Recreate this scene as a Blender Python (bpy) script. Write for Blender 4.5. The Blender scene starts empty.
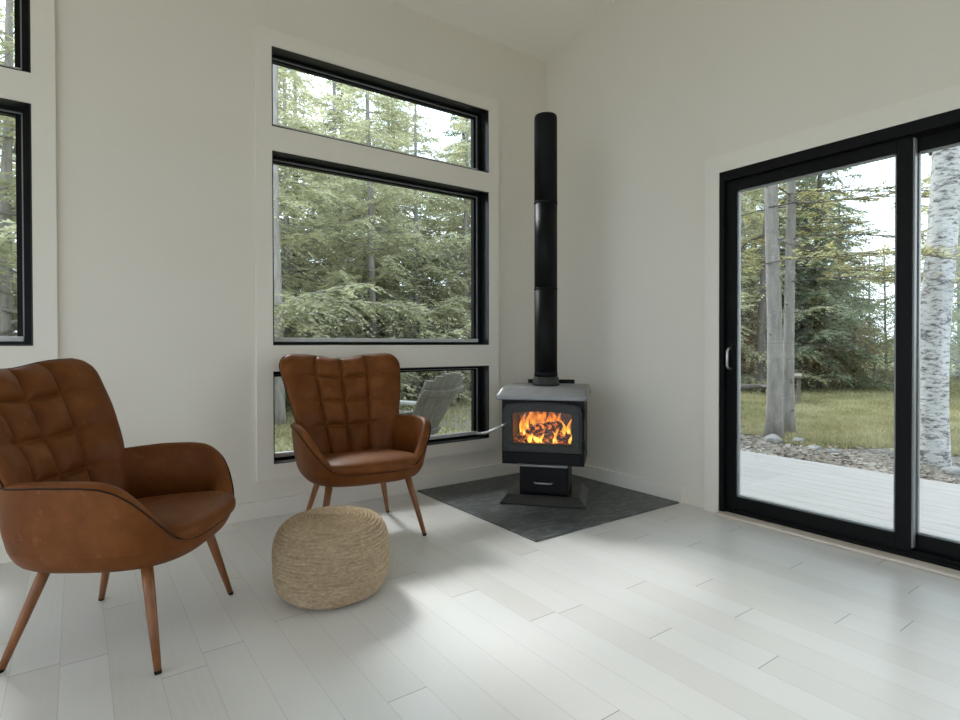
import bpy, bmesh, math, random
from mathutils import Vector, Matrix, noise
C = bpy.context.scene.collection
sc = bpy.context.scene
R = math.radians
PI = math.pi
rnd = random.Random(7)

# ------------------------------------------------------------------ helpers
class MB:
    """collects shapes, then links them as one mesh object"""
    def __init__(s): s.v = []; s.f = []; s.sm = []
    def add(s, vs, fs, smooth=False):
        b = len(s.v); s.v += [tuple(v) for v in vs]
        s.f += [tuple(b + i for i in f) for f in fs]; s.sm += [smooth] * len(fs)
        return s
    def box(s, x0, x1, y0, y1, z0, z1):
        vs = [(x, y, z) for z in (z0, z1) for y in (y0, y1) for x in (x0, x1)]
        return s.add(vs, [(0, 2, 3, 1), (4, 5, 7, 6), (0, 1, 5, 4), (2, 6, 7, 3), (0, 4, 6, 2), (1, 3, 7, 5)])
    def bbox(s, x0, x1, y0, y1, z0, z1, r=.004, seg=2):
        bm = bmesh.new(); bmesh.ops.create_cube(bm, size=1)
        for v in bm.verts:
            v.co = Vector(((x0 + x1) / 2 + v.co.x * (x1 - x0), (y0 + y1) / 2 + v.co.y * (y1 - y0), (z0 + z1) / 2 + v.co.z * (z1 - z0)))
        bmesh.ops.bevel(bm, geom=bm.edges[:], offset=min(r, .45 * min(x1 - x0, y1 - y0, z1 - z0)), segments=seg, profile=.5, affect='EDGES')
        return s.bm(bm)
    def bm(s, bm, smooth=False, M=None):
        bm.verts.index_update()
        s.add([(M @ v.co if M else v.co) for v in bm.verts], [tuple(v.index for v in f.verts) for f in bm.faces], smooth)
        bm.free(); return s
    def tube(s, pts, rad, n=8, caps=True, closed=False, smooth=True):
        pts = [Vector(p) for p in pts]; m = len(pts)
        rads = rad if isinstance(rad, (list, tuple)) else [rad] * m
        vs = []; prev = None
        for i, p in enumerate(pts):
            if closed: t = pts[(i + 1) % m] - pts[i - 1]
            else: t = pts[min(i + 1, m - 1)] - pts[max(i - 1, 0)]
            t.normalize()
            if prev is None:
                a = Vector((0, 0, 1)) if abs(t.z) < .9 else Vector((1, 0, 0))
                prev = t.cross(a).normalized()
            u = (prev - t * prev.dot(t)).normalized(); prev = u; w = t.cross(u)
            for k in range(n):
                an = 2 * PI * k / n
                vs.append(p + (u * math.cos(an) + w * math.sin(an)) * rads[i])
        fs = []
        for i in range(m if closed else m - 1):
            j = (i + 1) % m
            for k in range(n):
                l = (k + 1) % n
                fs.append((i * n + k, i * n + l, j * n + l, j * n + k))
        s.add(vs, fs, smooth)
        if caps and not closed:
            b = len(s.v) - len(vs)
            s.f += [tuple(b + k for k in reversed(range(n))), tuple(b + (m - 1) * n + k for k in range(n))]; s.sm += [False, False]
        return s
    def lathe(s, prof, n=32, cx=0, cy=0, smooth=True, caps=True):
        vs = [(cx + r * math.cos(2 * PI * k / n), cy + r * math.sin(2 * PI * k / n), z) for r, z in prof for k in range(n)]
        fs = [(i * n + k, i * n + (k + 1) % n, (i + 1) * n + (k + 1) % n, (i + 1) * n + k) for i in range(len(prof) - 1) for k in range(n)]
        s.add(vs, fs, smooth)
        if caps:
            b = len(s.v) - len(vs)
            s.f += [tuple(b + k for k in reversed(range(n))), tuple(b + (len(prof) - 1) * n + k for k in range(n))]; s.sm += [False, False]
        return s
    def prism(s, poly, axis, a, b):
        """poly: 2D outline extruded along an axis from a to b"""
        n = len(poly)
        def P(p, t):
            return {'x': (t, p[0], p[1]), 'y': (p[0], t, p[1]), 'z': (p[0], p[1], t)}[axis]
        vs = [P(p, a) for p in poly] + [P(p, b) for p in poly]
        fs = [tuple(range(n)), tuple(reversed(range(n, 2 * n)))] + [(i + n, (i + 1) % n + n, (i + 1) % n, i) for i in range(n)]
        return s.add(vs, fs)
    def build(s, name, mat, parent=None, fixn=True, loc=None):
        me = bpy.data.meshes.new(name); me.from_pydata(s.v, [], s.f)
        me.polygons.foreach_set('use_smooth', s.sm); me.materials.append(mat)
        if fixn:
            bm = bmesh.new(); bm.from_mesh(me); bmesh.ops.recalc_face_normals(bm, faces=bm.faces); bm.to_mesh(me); bm.free()
        o = bpy.data.objects.new(name, me); C.objects.link(o)
        if parent: o.parent = parent
        if loc: o.location = loc
        return o

def tag(o, label=None, cat=None, group=None, kind=None):
    if label: o['label'] = label
    if cat: o['category'] = cat
    if group: o['group'] = group
    if kind: o['kind'] = kind
    return o
def thing(name, label, cat, loc=(0, 0, 0), rz=0, group=None, kind=None):
    o = bpy.data.objects.new(name, None); C.objects.link(o)
    o.location = loc; o.rotation_euler = (0, 0, rz); o.empty_display_size = .1
    return tag(o, label, cat, group, kind)
def dup(root, loc, rz, label, scale=1.0):
    r = root.copy(); C.objects.link(r); r.location = loc; r.rotation_euler = (0, 0, rz); r['label'] = label
    r.scale = (scale,) * 3
    for ch in list(root.children):
        c = ch.copy(); C.objects.link(c); c.parent = r
        for g in ch.children:
            d = g.copy(); C.objects.link(d); d.parent = c
    return r

# ------------------------------------------------------------------ materials
class NT:
    def __init__(s, name):
        s.m = bpy.data.materials.new(name); s.m.use_nodes = True
        s.t = s.m.node_tree; s.t.nodes.clear()
        s.out = s.n('ShaderNodeOutputMaterial')
    def n(s, typ, **kw):
        nd = s.t.nodes.new(typ)
        for k, v in kw.items():
            if k.startswith('i_'):
                key = k[2:].replace('_', ' ')
                nd.inputs[key].default_value = v
            else: setattr(nd, k, v)
        return nd
    def l(s, a, b): s.t.links.new(a, b)
    def math(s, op, a, b=None):
        nd = s.n('ShaderNodeMath', operation=op)
        for i, x in enumerate((a, b)):
            if x is None: continue
            if isinstance(x, (int, float)): nd.inputs[i].default_value = x
            else: s.l(x, nd.inputs[i])
        return nd.outputs[0]
    def coord(s, scale=(1, 1, 1), kind='Object', rot=(0, 0, 0)):
        tc = s.n('ShaderNodeTexCoord'); mp = s.n('ShaderNodeMapping')
        mp.inputs['Scale'].default_value = scale; mp.inputs['Rotation'].default_value = rot
        s.l(tc.outputs[kind], mp.inputs[0]); return mp.outputs[0]
    def noise(s, vec, scale, detail=4, rough=.55):
        nd = s.n('ShaderNodeTexNoise'); nd.inputs['Scale'].default_value = scale
        nd.inputs['Detail'].default_value = detail; nd.inputs['Roughness'].default_value = rough
        if vec is not None: s.l(vec, nd.inputs['Vector'])
        return nd.outputs['Fac']
    def ramp(s, fac, stops):
        nd = s.n('ShaderNodeValToRGB'); e = nd.color_ramp.elements
        while len(e) < len(stops): e.new(.5)
        for el, (p, c) in zip(e, stops):
            el.position = p; el.color = (*c, 1)
        s.l(fac, nd.inputs[0]); return nd.outputs[0]
    def mix(s, fac, a, b, mode='MIX'):
        nd = s.n('ShaderNodeMix', data_type='RGBA', blend_type=mode)
        for i, x in ((0, fac), (6, a), (7, b)):
            if isinstance(x, (int, float)): nd.inputs[i].default_value = x
            elif isinstance(x, tuple): nd.inputs[i].default_value = (*x, 1)
            else: s.l(x, nd.inputs[i])
        return nd.outputs[2]
    def bump(s, h, strength=.3, dist=.01):
        nd = s.n('ShaderNodeBump'); nd.inputs['Strength'].default_value = strength; nd.inputs['Distance'].default_value = dist
        s.l(h, nd.inputs['Height']); return nd.outputs[0]
    def bsdf(s, col, rough=.5, metal=0, bump=None, spec=.5, coat=0):
        b = s.n('ShaderNodeBsdfPrincipled')
        for k, x in (('Base Color', col), ('Roughness', rough)):
            if isinstance(x, tuple): b.inputs[k].default_value = (*x, 1)
            elif isinstance(x, (int, float)): b.inputs[k].default_value = x
            else: s.l(x, b.inputs[k])
        b.inputs['Metallic'].default_value = metal; b.inputs['Specular IOR Level'].default_value = spec
        b.inputs['Coat Weight'].default_value = coat
        if bump is not None: s.l(bump, b.inputs['Normal'])
        s.l(b.outputs[0], s.out.inputs[0]); return b

def mat_plain(name, col, rough=.5, metal=0, var=.08, scale=6, bump=.0, spec=.5, detail=4):
    t = NT(name); v = t.coord()
    n = t.noise(v, scale, detail)
    c = t.ramp(n, [(.3, tuple(x * (1 - var) for x in col)), (.7, tuple(min(1, x * (1 + var)) for x in col))])
    bp = t.bump(t.noise(v, scale * 12, 3), bump, .003) if bump else None
    t.bsdf(c, rough, metal, bp, spec); return t.m

def mat_floor():
    t = NT('whitewashed_oak_planks'); W = .125; L = 1.15
    tc = t.n('ShaderNodeTexCoord'); sp = t.n('ShaderNodeSeparateXYZ'); t.l(tc.outputs['Object'], sp.inputs[0])
    x, y = sp.outputs[0], sp.outputs[1]
    xr = t.math('DIVIDE', t.math('ADD', x, .005), W); row = t.math('FLOOR', xr); fx = t.math('FRACT', xr)
    wn = t.n('ShaderNodeTexWhiteNoise', noise_dimensions='1D'); t.l(row, wn.inputs['W'])
    yr = t.math('DIVIDE', t.math('ADD', y, t.math('MULTIPLY', wn.outputs[0], 7.3)), L)
    cell = t.math('FLOOR', yr); fy = t.math('FRACT', yr)
    cx = t.n('ShaderNodeCombineXYZ'); t.l(row, cx.inputs[0]); t.l(cell, cx.inputs[1])
    w2 = t.n('ShaderNodeTexWhiteNoise', noise_dimensions='2D'); t.l(cx.outputs[0], w2.inputs['Vector'])
    tone = w2.outputs[0]
    # grain, shifted per plank
    off = t.n('ShaderNodeVectorMath', operation='ADD'); mp = t.n('ShaderNodeMapping')
    mp.inputs['Scale'].default_value = (9, .9, 1); t.l(tc.outputs['Object'], mp.inputs[0])
    sc_ = t.n('ShaderNodeVectorMath', operation='SCALE'); sc_.inputs['Scale'].default_value = 23
    t.l(w2.outputs['Color'], sc_.inputs[0]); t.l(mp.outputs[0], off.inputs[0]); t.l(sc_.outputs[0], off.inputs[1])
    wv = t.n('ShaderNodeTexWave', wave_type='RINGS', rings_direction='Z'); wv.inputs['Scale'].default_value = 1.6
    wv.inputs['Distortion'].default_value = 11; wv.inputs['Detail'].default_value = 3; wv.inputs['Detail Scale'].default_value = 1.4
    t.l(off.outputs[0], wv.inputs['Vector'])
    fine = t.noise(off.outputs[0], 9, 4, .6)
    n_big = t.math('MAXIMUM', t.math('MULTIPLY', t.math('SUBTRACT', t.noise(off.outputs[0], .8, 2), .45), 2.5), 0)
    base = t.ramp(tone, [(0, (.675, .65, .622)), (.5, (.71, .692, .67)), (1, (.742, .729, .712))])
    g = t.mix(t.math('MULTIPLY', t.math('MULTIPLY', wv.outputs['Fac'], n_big), .16), base, (.50, .475, .445))
    g = t.mix(t.math('MULTIPLY', fine, .12), g, (.80, .795, .785))
    # grooves
    ex = t.math('MULTIPLY', t.math('MINIMUM', fx, t.math('SUBTRACT', 1, fx)), W)
    ey = t.math('MULTIPLY', t.math('MINIMUM', fy, t.math('SUBTRACT', 1, fy)), L)
    gx = t.math('LESS_THAN', ex, .0011); gy = t.math('LESS_THAN', ey, .0016)
    col = t.mix(t.math('MULTIPLY', gx, .35), g, (.33, .30, .27))
    col = t.mix(t.math('MULTIPLY', gy, .75), col, (.22, .20, .18))
    h = t.math('SUBTRACT', t.math('MULTIPLY', fine, .01), t.math('MAXIMUM', gx, gy))
    t.bsdf(col, t.math('ADD', .27, t.math('MULTIPLY', fine, .03)), 0, t.bump(h, .2, .002), .6)
    return t.m

def mat_leather():
    t = NT('tan_leather'); v = t.coord()
    n1 = t.noise(v, 5, 6, .65); n2 = t.noise(v, 22, 5, .7); n3 = t.noise(v, 300, 2)
    c = t.ramp(n1, [(.30, (.105, .031, .006)), (.5, (.145, .045, .009)), (.72, (.20, .070, .018))])
    c = t.mix(t.math('MULTIPLY', t.math('GREATER_THAN', n2, .64), .18), c, (.34, .15, .065))
    vo = t.n('ShaderNodeTexVoronoi', feature='DISTANCE_TO_EDGE'); vo.inputs['Scale'].default_value = 260; t.l(v, vo.inputs['Vector'])
    b = t.bump(t.math('ADD', t.math('MULTIPLY', vo.outputs['Distance'], .6), t.math('MULTIPLY', n2, .8)), .22, .002)
    t.bsdf(c, t.math('ADD', .40, t.math('MULTIPLY', n2, .2)), 0, b, .16); return t.m

def mat_wood(name, c0, c1, rough=.4, axis=(30, 30, 2), spec=.4):
    t = NT(name); v = t.coord(axis)
    n = t.noise(v, 1.5, 6, .65)
    t.bsdf(t.ramp(n, [(.3, c0), (.7, c1)]), rough, 0, t.bump(n, .15, .002), spec); return t.m

def mat_glass(name='clear_pane', rough=0, tint=(.97, .985, .98)):
    t = NT(name)
    tr = t.n('ShaderNodeBsdfTransparent'); tr.inputs[0].default_value = (*tint, 1)
    gl = t.n('ShaderNodeBsdfGlossy'); gl.inputs['Roughness'].default_value = rough; gl.inputs[0].default_value = (1, 1, 1, 1)
    fr = t.n('ShaderNodeFresnel'); fr.inputs[0].default_value = 1.35
    mx = t.n('ShaderNodeMixShader'); t.l(fr.outputs[0], mx.inputs[0]); t.l(tr.outputs[0], mx.inputs[1]); t.l(gl.outputs[0], mx.inputs[2])
    t.l(mx.outputs[0], t.out.inputs[0]); return t.m

def mat_leaf(name, cols, trans=.4):
    t = NT(name); v = t.coord()
    n = t.noise(v, 1.3, 3); n2 = t.noise(v, 9, 2)
    c = t.ramp(t.math('ADD', t.math('MULTIPLY', n, .6), t.math('MULTIPLY', n2, .4)), [(.36, cols[0]), (.5, cols[1]), (.64, cols[2])])
    d = t.n('ShaderNodeBsdfDiffuse'); tl = t.n('ShaderNodeBsdfTranslucent'); t.l(c, d.inputs[0]); t.l(c, tl.inputs[0])
    mx = t.n('ShaderNodeMixShader'); mx.inputs[0].default_value = trans
    t.l(d.outputs[0], mx.inputs[1]); t.l(tl.outputs[0], mx.inputs[2]); t.l(mx.outputs[0], t.out.inputs[0]); return t.m

def mat_bark(name, c0, c1, sx=10, sz=2.2, birch=False):
    t = NT(name); v = t.coord((sx, sx, sz))
    n = t.noise(v, 1.6, 6, .7)
    if birch:
        v2 = t.coord((14, 14, 38)); n2 = t.noise(v2, 1.0, 5, .72); n3 = t.noise(t.coord((1, 1, 2)), 5, 4)
        c = t.ramp(t.math('ADD', t.math('MULTIPLY', n2, .72), t.math('MULTIPLY', n3, .28)), [(.39, (.05, .048, .045)), (.45, c0), (.505, (.42, .415, .405)), (.8, (.55, .55, .54))])
        t.bsdf(c, .8, 0, t.bump(n2, .7, .02), .2)
    else:
        t.bsdf(t.ramp(n, [(.3, c0), (.7, c1)]), .9, 0, t.bump(n, .8, .02), .15)
    return t.m

WALL = mat_plain('warm_white_paint', (.745, .703, .632), .62, 0, .012, 2, .03, .3)
CEIL = mat_plain('ceiling_paint', (.88, .845, .77), .7, 0, .012, 2, .02, .25)
TRIM = mat_plain('trim_paint', (.78, .74, .668), .45, 0, .012, 2, 0, .4)
FLOOR = mat_floor()
LEATHER = mat_leather()
PIPING = mat_plain('dark_piping', (.026, .010, .0045), .6, 0, .1, 20, 0, .15)
LEGW = mat_wood('walnut_leg', (.16, .058, .02), (.29, .115, .042), .35, (25, 25, 3))
RUBBER = mat_plain('black_rubber', (.009, .008, .007), .7, 0, .08, 6, 0, .15)
BLACK = mat_plain('black_window_frame', (.006, .0062, .0064), .38, 0, .1, 8, 0, .18)
DOORBLK = mat_plain('black_door_frame', (.006, .0062, .0064), .42, 0, .15, 10, 0, .12)
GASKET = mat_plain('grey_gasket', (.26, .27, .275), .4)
JAMB = mat_plain('satin_black_jamb', (.014, .0145, .0145), .28, 0, .1, 8, 0, .5)
SILLBRIGHT = mat_plain('skylit_sill_grey', (.62, .63, .63), .4)  # pale colour stands in for sky brightness along the window bottoms
GLASS = mat_glass()
IRON = mat_plain('cast_iron', (.042, .043, .041), .45, 0, .15, 30, .12, .22)
IRONTOP = mat_plain('pale_grey_iron', (.25, .255, .26), .38, .1, .08, 14, .05)  # lighter grey puts the window reflection on the stove top into its colour
BLKSTEEL = mat_plain('black_steel', (.006, .006, .0065), .42, .0, .1, 12, 0, .14)
PIPEBLK = mat_plain('matt_black_flue', (.006, .006, .0065), .45, .0, .12, 6, 0, .14)
GLOSSBLK = mat_plain('gloss_black_enamel', (.02, .021, .022), .16, 0, .1, 12)
STEEL = mat_plain('brushed_steel', (.62, .62, .61), .28, 1, .06, 40)
FIREBRICK = mat_plain('firebrick', (.15, .09, .05), .9, 0, .2, 18, .2)
def mat_slate():
    t = NT('dusty_slate'); v = t.coord()
    n = t.noise(v, 5, 6, .65); n2 = t.noise(t.coord((3, 9, 1), rot=(0, 0, R(50))), 3.4, 6, .7)
    c = t.ramp(n, [(.35, (.055, .061, .061)), (.65, (.088, .095, .095))])
    c = t.mix(t.math('MULTIPLY', t.math('MAXIMUM', t.math('SUBTRACT', n2, .48), 0), 2.0), c, (.36, .365, .37))
    t.bsdf(c, t.math('ADD', .36, t.math('MULTIPLY', n, .2)), 0, t.bump(n2, .2, .004), .45); return t.m
SLATE = mat_slate()
def mat_jute():
    t = NT('braided_jute'); v = t.coord()
    n = t.noise(t.coord((1, 1, 3)), 7, 4, .6); n2 = t.noise(t.coord((1, 1, 2.6)), 58, 4, .75); n3 = t.noise(t.coord((.5, .5, 7)), 20, 3)
    c = t.ramp(n2, [(.30, (.24, .165, .10)), (.50, (.42, .31, .20)), (.70, (.58, .46, .325))])
    c = t.mix(t.math('MULTIPLY', t.math('MAXIMUM', t.math('MULTIPLY', t.math('SUBTRACT', n3, .48), 3.5), 0), .55), c, (.17, .11, .06))
    c = t.mix(t.math('MULTIPLY', n, .35), c, (.52, .405, .275))
    t.bsdf(c, .9, 0, t.bump(n2, .35, .004), .1); return t.m
JUTE = mat_jute()
OAKSILL = mat_wood('pale_oak_sill', (.62, .54, .47), (.74, .66, .59), .5, (20, 2, 20))
def mat_deck():
    t = NT('weathered_deck'); v = t.coord((14, 1.2, 14)); n = t.noise(v, 2, 6, .7)
    n2 = t.noise(t.coord((3, .8, 1)), 4, 4)
    c = t.ramp(n, [(.3, (.20, .19, .178)), (.7, (.265, .254, .242))])
    c = t.mix(t.math('MULTIPLY', t.math('GREATER_THAN', n2, .69), .5), c, (.16, .14, .12))
    t.bsdf(c, .7, 0, t.bump(n, .2, .003), .3); return t.m
DECK = mat_deck()
GREYWOOD = mat_wood('weathered_shaded_wood', (.10, .095, .08), (.19, .18, .155), .8, (14, 14, 3), .2)  # base darkened so the garden chair's shade is in the colour
OLDWOOD = mat_wood('old_brown_wood', (.10, .085, .07), (.20, .175, .15), .9, (8, 8, 3), .2)
PALEWOOD = mat_wood('pale_grey_wood', (.24, .235, .215), (.34, .33, .31), .8, (14, 3, 14), .2)
def mat_ground():
    t = NT('woodland_ground'); v = t.coord()
    n = t.noise(v, .55, 5, .6); n2 = t.noise(v, 9, 5, .7); n3 = t.noise(v, 45, 3)
    c = t.ramp(n2, [(.3, (.17, .162, .08)), (.5, (.24, .228, .128)), (.72, (.31, .285, .187))])
    c = t.mix(t.math('MULTIPLY', t.math('GREATER_THAN', n, .60), .5), c, (.27, .235, .15))
    # bare soil and leaf mould by the deck, feathered in world x
    sp = t.n('ShaderNodeSeparateXYZ'); tc = t.n('ShaderNodeTexCoord'); t.l(tc.outputs['Object'], sp.inputs[0])
    ed = t.math('ADD', sp.outputs[0], t.math('MULTIPLY', t.noise(v, 2.0, 4), 1.5))
    inner = t.math('MULTIPLY', t.math('LESS_THAN', ed, 4.75), t.math('GREATER_THAN', sp.outputs[0], 1.0))
    soil = t.ramp(n3, [(.35, (.085, .076, .064)), (.65, (.22, .205, .18))])
    c = t.mix(inner, c, soil)
    t.bsdf(c, .95, 0, t.bump(n2, .6, .05), .1); return t.m
GROUND = mat_ground()
GRASS = mat_leaf('grass_blades', ((.22, .21, .10), (.30, .28, .15), (.39, .36, .215)), .35)
LITTER = mat_leaf('leaf_litter_mat', ((.11, .09, .07), (.23, .20, .165), (.36, .33, .29)), .1)
ROCK = mat_plain('grey_rock', (.19, .185, .175), .9, 0, .35, 7, .5)
HEMLOCK = mat_leaf('hemlock_needles', ((.34, .35, .21), (.50, .50, .315), (.66, .64, .43)), .5)
FIR = mat_leaf('fir_needles', ((.15, .185, .12), (.245, .28, .18), (.36, .385, .25)), .45)
PINEN = mat_leaf('pine_needles', ((.34, .33, .15), (.45, .42, .20), (.55, .50, .27)), .5)
LIGHTLEAF = mat_leaf('light_green_leaf', ((.25, .27, .12), (.36, .37, .19), (.47, .46, .27)), .5)
RUSTLEAF = mat_leaf('rust_leaf', ((.25, .13, .065), (.36, .215, .115), (.42, .31, .18)), .45)
BARK = mat_bark('grey_brown_bark', (.17, .155, .14), (.34, .32, .295))
BARKL = mat_bark('pale_grey_bark', (.16, .147, .13), (.28, .263, .24))
BARKD = mat_bark('dark_bark', (.06, .052, .045), (.14, .125, .11))
BIRCH = mat_bark('birch_bark', (.22, .215, .21), (.46, .455, .45), birch=True)

# ------------------------------------------------------------------ camera, sky, sun
cam_d = bpy.data.cameras.new('camera'); cam = bpy.data.objects.new('camera', cam_d); C.objects.link(cam)
pitch, roll, yaw = R(-.5341), R(-.1149), R(35.5925)
fw = Vector((math.sin(yaw) * math.cos(pitch), math.cos(yaw) * math.cos(pitch), math.sin(pitch)))
r0 = Vector((math.cos(yaw), -math.sin(yaw), 0)); u0 = r0.cross(fw)
rt = r0 * math.cos(roll) + u0 * math.sin(roll); up = -r0 * math.sin(roll) + u0 * math.cos(roll)
M = Matrix((rt, up, -fw)).transposed().to_4x4(); M.translation = (-3.0814, -3.3734, 1.0)
cam.matrix_world = M
cam_d.sensor_width = 36; cam_d.lens = 36 * 564.03 / 960; cam_d.shift_y = -9.975 / 960; cam_d.clip_start = .05; cam_d.clip_end = 300
sc.camera = cam

w = bpy.data.worlds.new('overcast_sky'); sc.world = w; w.use_nodes = True
nt = w.node_tree; nt.nodes.clear()
bg = nt.nodes.new('ShaderNodeBackground'); wo = nt.nodes.new('ShaderNodeOutputWorld'); tc = nt.nodes.new('ShaderNodeTexCoord')
nz = nt.nodes.new('ShaderNodeTexNoise'); nz.inputs['Scale'].default_value = 3; nz.inputs['Detail'].default_value = 5
cr = nt.nodes.new('ShaderNodeValToRGB'); cr.color_ramp.elements[0].color = (.64, .81, 1.0, 1); cr.color_ramp.elements[1].color = (.88, .95, 1, 1)
cr.color_ramp.elements[0].position = .35; cr.color_ramp.elements[1].position = .65
nt.links.new(tc.outputs['Generated'], nz.inputs['Vector']); nt.links.new(nz.outputs['Fac'], cr.inputs[0])
nt.links.new(cr.outputs[0], bg.inputs[0]); bg.inputs[1].default_value = 2.7
nt.links.new(bg.outputs[0], wo.inputs[0])
sun_d = bpy.data.lights.new('hazy_sun', 'SUN'); sun = bpy.data.objects.new('hazy_sun', sun_d); C.objects.link(sun)
sun_d.energy = 4.2; sun_d.angle = R(12); sun_d.color = (.985, .99, 1)
az, el = R(2), R(41)
d = Vector((-math.sin(az) * math.cos(el), -math.cos(az) * math.cos(el), -math.sin(el)))
sun.rotation_euler = d.to_track_quat('-Z', 'Y').to_euler(); sun.location = (2, 8, 12)

# ------------------------------------------------------------------ room shell
XF, YF = -7.2, -7.0            # how far the floor runs behind the camera
WD = 2.78                      # door opening ends at y = -(1.487 + 1.84)
WZ = dict(w1=(2.274, 2.738), w2=(.9985, 2.133), w3=(.304, .846))
XL, XR = -2.149, -.581
LXR = -3.245; LXL = LXR - (XR - XL)
T = .17
SL = .2253
def struct(o, label):
    return tag(o, label, 'building', None, 'structure')
mb = MB(); mb.box(XF, .19, YF, T, -.12, 0)
o = struct(mb.build('floor', FLOOR), 'pale whitewashed oak plank floor of the room'); o['category'] = 'floor'
# window wall: piers and bands round the openings
mb = MB(); y0, y1 = .020, T
H = 3.28
zs = [0, .304, .846, .9985, 2.133, 2.274, 2.738, H + .02]
for xa, xb in ((XF, LXL), (LXR, XL), (XR, T)): mb.box(xa, xb, y0, y1, 0, H + .02)
for xa, xb in ((LXL, LXR), (XL, XR)):
    for k in (0, 2, 4, 6): mb.box(xa, xb, y0, y1, zs[k], zs[k + 1])
o = struct(mb.build('wall_left', WALL), 'warm white wall holding the stacked picture windows'); o['category'] = 'wall'
# gable wall with the sliding door
DY0, DY1, DZ = -1.487, -3.335, 2.009
mb = MB(); x0, x1 = .020, T
def gz(y): return 3.28 - SL * y + .02
mb.prism([(T, 0), (DY0, 0), (DY0, gz(DY0)), (T, gz(T))], 'x', x0, x1)
mb.prism([(DY0, DZ), (DY1, DZ), (DY1, gz(DY1)), (DY0, gz(DY0))], 'x', x0, x1)
YB = YF
mb.prism([(DY1, 0), (YB, 0), (YB, gz(YB)), (DY1, gz(DY1))], 'x', x0, x1)
o = struct(mb.build('wall_right', WALL), 'warm white gable wall holding the sliding glass door'); o['category'] = 'wall'
mb = MB(); ce = YF
mb.prism([(T, 3.28 - SL * T), (ce, 3.28 - SL * ce), (ce, 3.40 - SL * ce), (T, 3.40 - SL * T)], 'x', XF, T)
o = struct(mb.build('ceiling', CEIL), 'white sloping ceiling rising away from the window wall'); o['category'] = 'ceiling'

mb = MB(); hb = 3.28 - SL * YF
mb.box(XF, T, YF - .15, YF, 0, .5); mb.box(XF, T, YF - .15, YF, 2.1, hb + .1)
for xa, xb in ((XF, -5.8), (-4.5, -3.2), (-1.9, T)): mb.box(xa, xb, YF - .15, YF, .5, 2.1)  # unseen wall, its openings are added to let daylight in
o = struct(mb.build('wall_back', WALL), 'unseen white rear wall with wide openings added for daylight, opposite the stacked picture windows'); o['category'] = 'wall'
mb = MB()
mb.prism([(T, 2.9), (YF, 2.9), (YF, hb + .1), (T, 3.30 - SL * T)], 'x', XF - .15, XF); mb.box(XF - .15, XF, YF, T, 0, .3)
for ya, yb in ((-.5, T), (-2.65, -2.45), (-4.6, -4.4), (YF, -6.5)): mb.box(XF - .15, XF, ya, yb, .3, 2.9)  # unseen wall, openings invented to send daylight across the room
o = struct(mb.build('wall_side', WALL), 'unseen white gable wall with tall openings added for daylight at the far side of the room'); o['category'] = 'wall'
# casings round the window stacks
def casing(xl, xr, name, label):
    m = MB(); a, b = 0, .0205
    tl, tr, tb, tt = xl - .092, xr + .091, .2174, 2.8316
    m.box(tl, xl, a, b, tb, tt); m.box(xr, tr, a, b, tb, tt)
    for z0, z1 in ((tb, .304), (.846, .9985), (2.133, 2.274), (2.738, tt)): m.box(xl, xr, a, b, z0, z1)
    o = struct(m.build(name, TRIM), label); o['category'] = 'trim'
casing(XL, XR, 'trim_1', 'flat white casing board round the window stack behind the second armchair')
casing(LXL, LXR, 'trim_2', 'flat white casing board round the window stack at the left edge')
def window(n, xl, xr, z0, z1, label):
    root = thing('window_%d' % n, label, 'window', ((xl + xr) / 2, 0, z0), 0, None, 'structure')
    hw = (xr - xl) / 2; h = z1 - z0
    def ring(m, ox, oz, iw, y0, y1, oxr=None, iwr=None):   # rectangular ring: outer inset ox, bar width iw, right-hand side its own
        oxr = ox if oxr is None else oxr; iwr = iw if iwr is None else iwr
        a, b = -hw + ox, hw - oxr; c, d2 = oz, h - oz
        m.box(a, a + iw, y0, y1, c, d2); m.box(b - iwr, b, y0, y1, c, d2)
        m.box(a + iw, b - iwr, y0, y1, c, c + iw); m.box(a + iw, b - iwr, y0, y1, d2 - iw, d2)
    m = MB(); ring(m, .001, .001, .006, .004, .165); m.build('jamb', JAMB, root)
    m = MB(); ring(m, .007, .007, .014, .085, .160, .007, .030); m.build('frame', BLACK, root)
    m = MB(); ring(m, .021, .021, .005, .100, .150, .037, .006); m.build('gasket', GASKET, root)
    m = MB(); ring(m, .026, .026, .010, .108, .145, .043, .022); m.build('sash', BLACK, root)
    m = MB(); m.box(-hw + .032, hw - .060, .122, .128, .032, h - .032); m.build('glass_pane', GLASS, root)
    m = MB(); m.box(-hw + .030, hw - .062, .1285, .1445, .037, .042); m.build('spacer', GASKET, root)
    m = MB(); m.bbox(-hw + .024, hw - .040, .086, .107, .0215, .046, .002); m.build('skylit_strip', SILLBRIGHT, root)  # added pale strip, the sky-lit look of the ledge is its colour
    return root
names = ['wide transom window above the picture window behind the second armchair',
         'large square picture window looking into the hemlocks, left of the stove pipe',
         'low picture window behind the second armchair with garden chair outside',
         'transom window at the upper left edge', 'tall picture window at the left edge above the first armchair',
         'low window hidden behind the first armchair']
k = 1
for xl, xr in ((XL, XR), (LXL, LXR)):
    for key in ('w1', 'w2', 'w3'):
        window(k, xl, xr, *WZ[key], names[k - 1]); k += 1
# baseboards
m = MB(); m.bbox(XF, -.0, -.001, .0205, 0, .101, .003)
o = struct(m.build('baseboard_left', TRIM), 'white baseboard along the window wall'); o['category'] = 'baseboard'
m = MB(); m.bbox(-.001, .0205, -1.243, -.002, 0, .101, .003)
o = struct(m.build('baseboard_right', TRIM), 'white baseboard from the corner to the sliding door casing'); o['category'] = 'baseboard'
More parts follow.
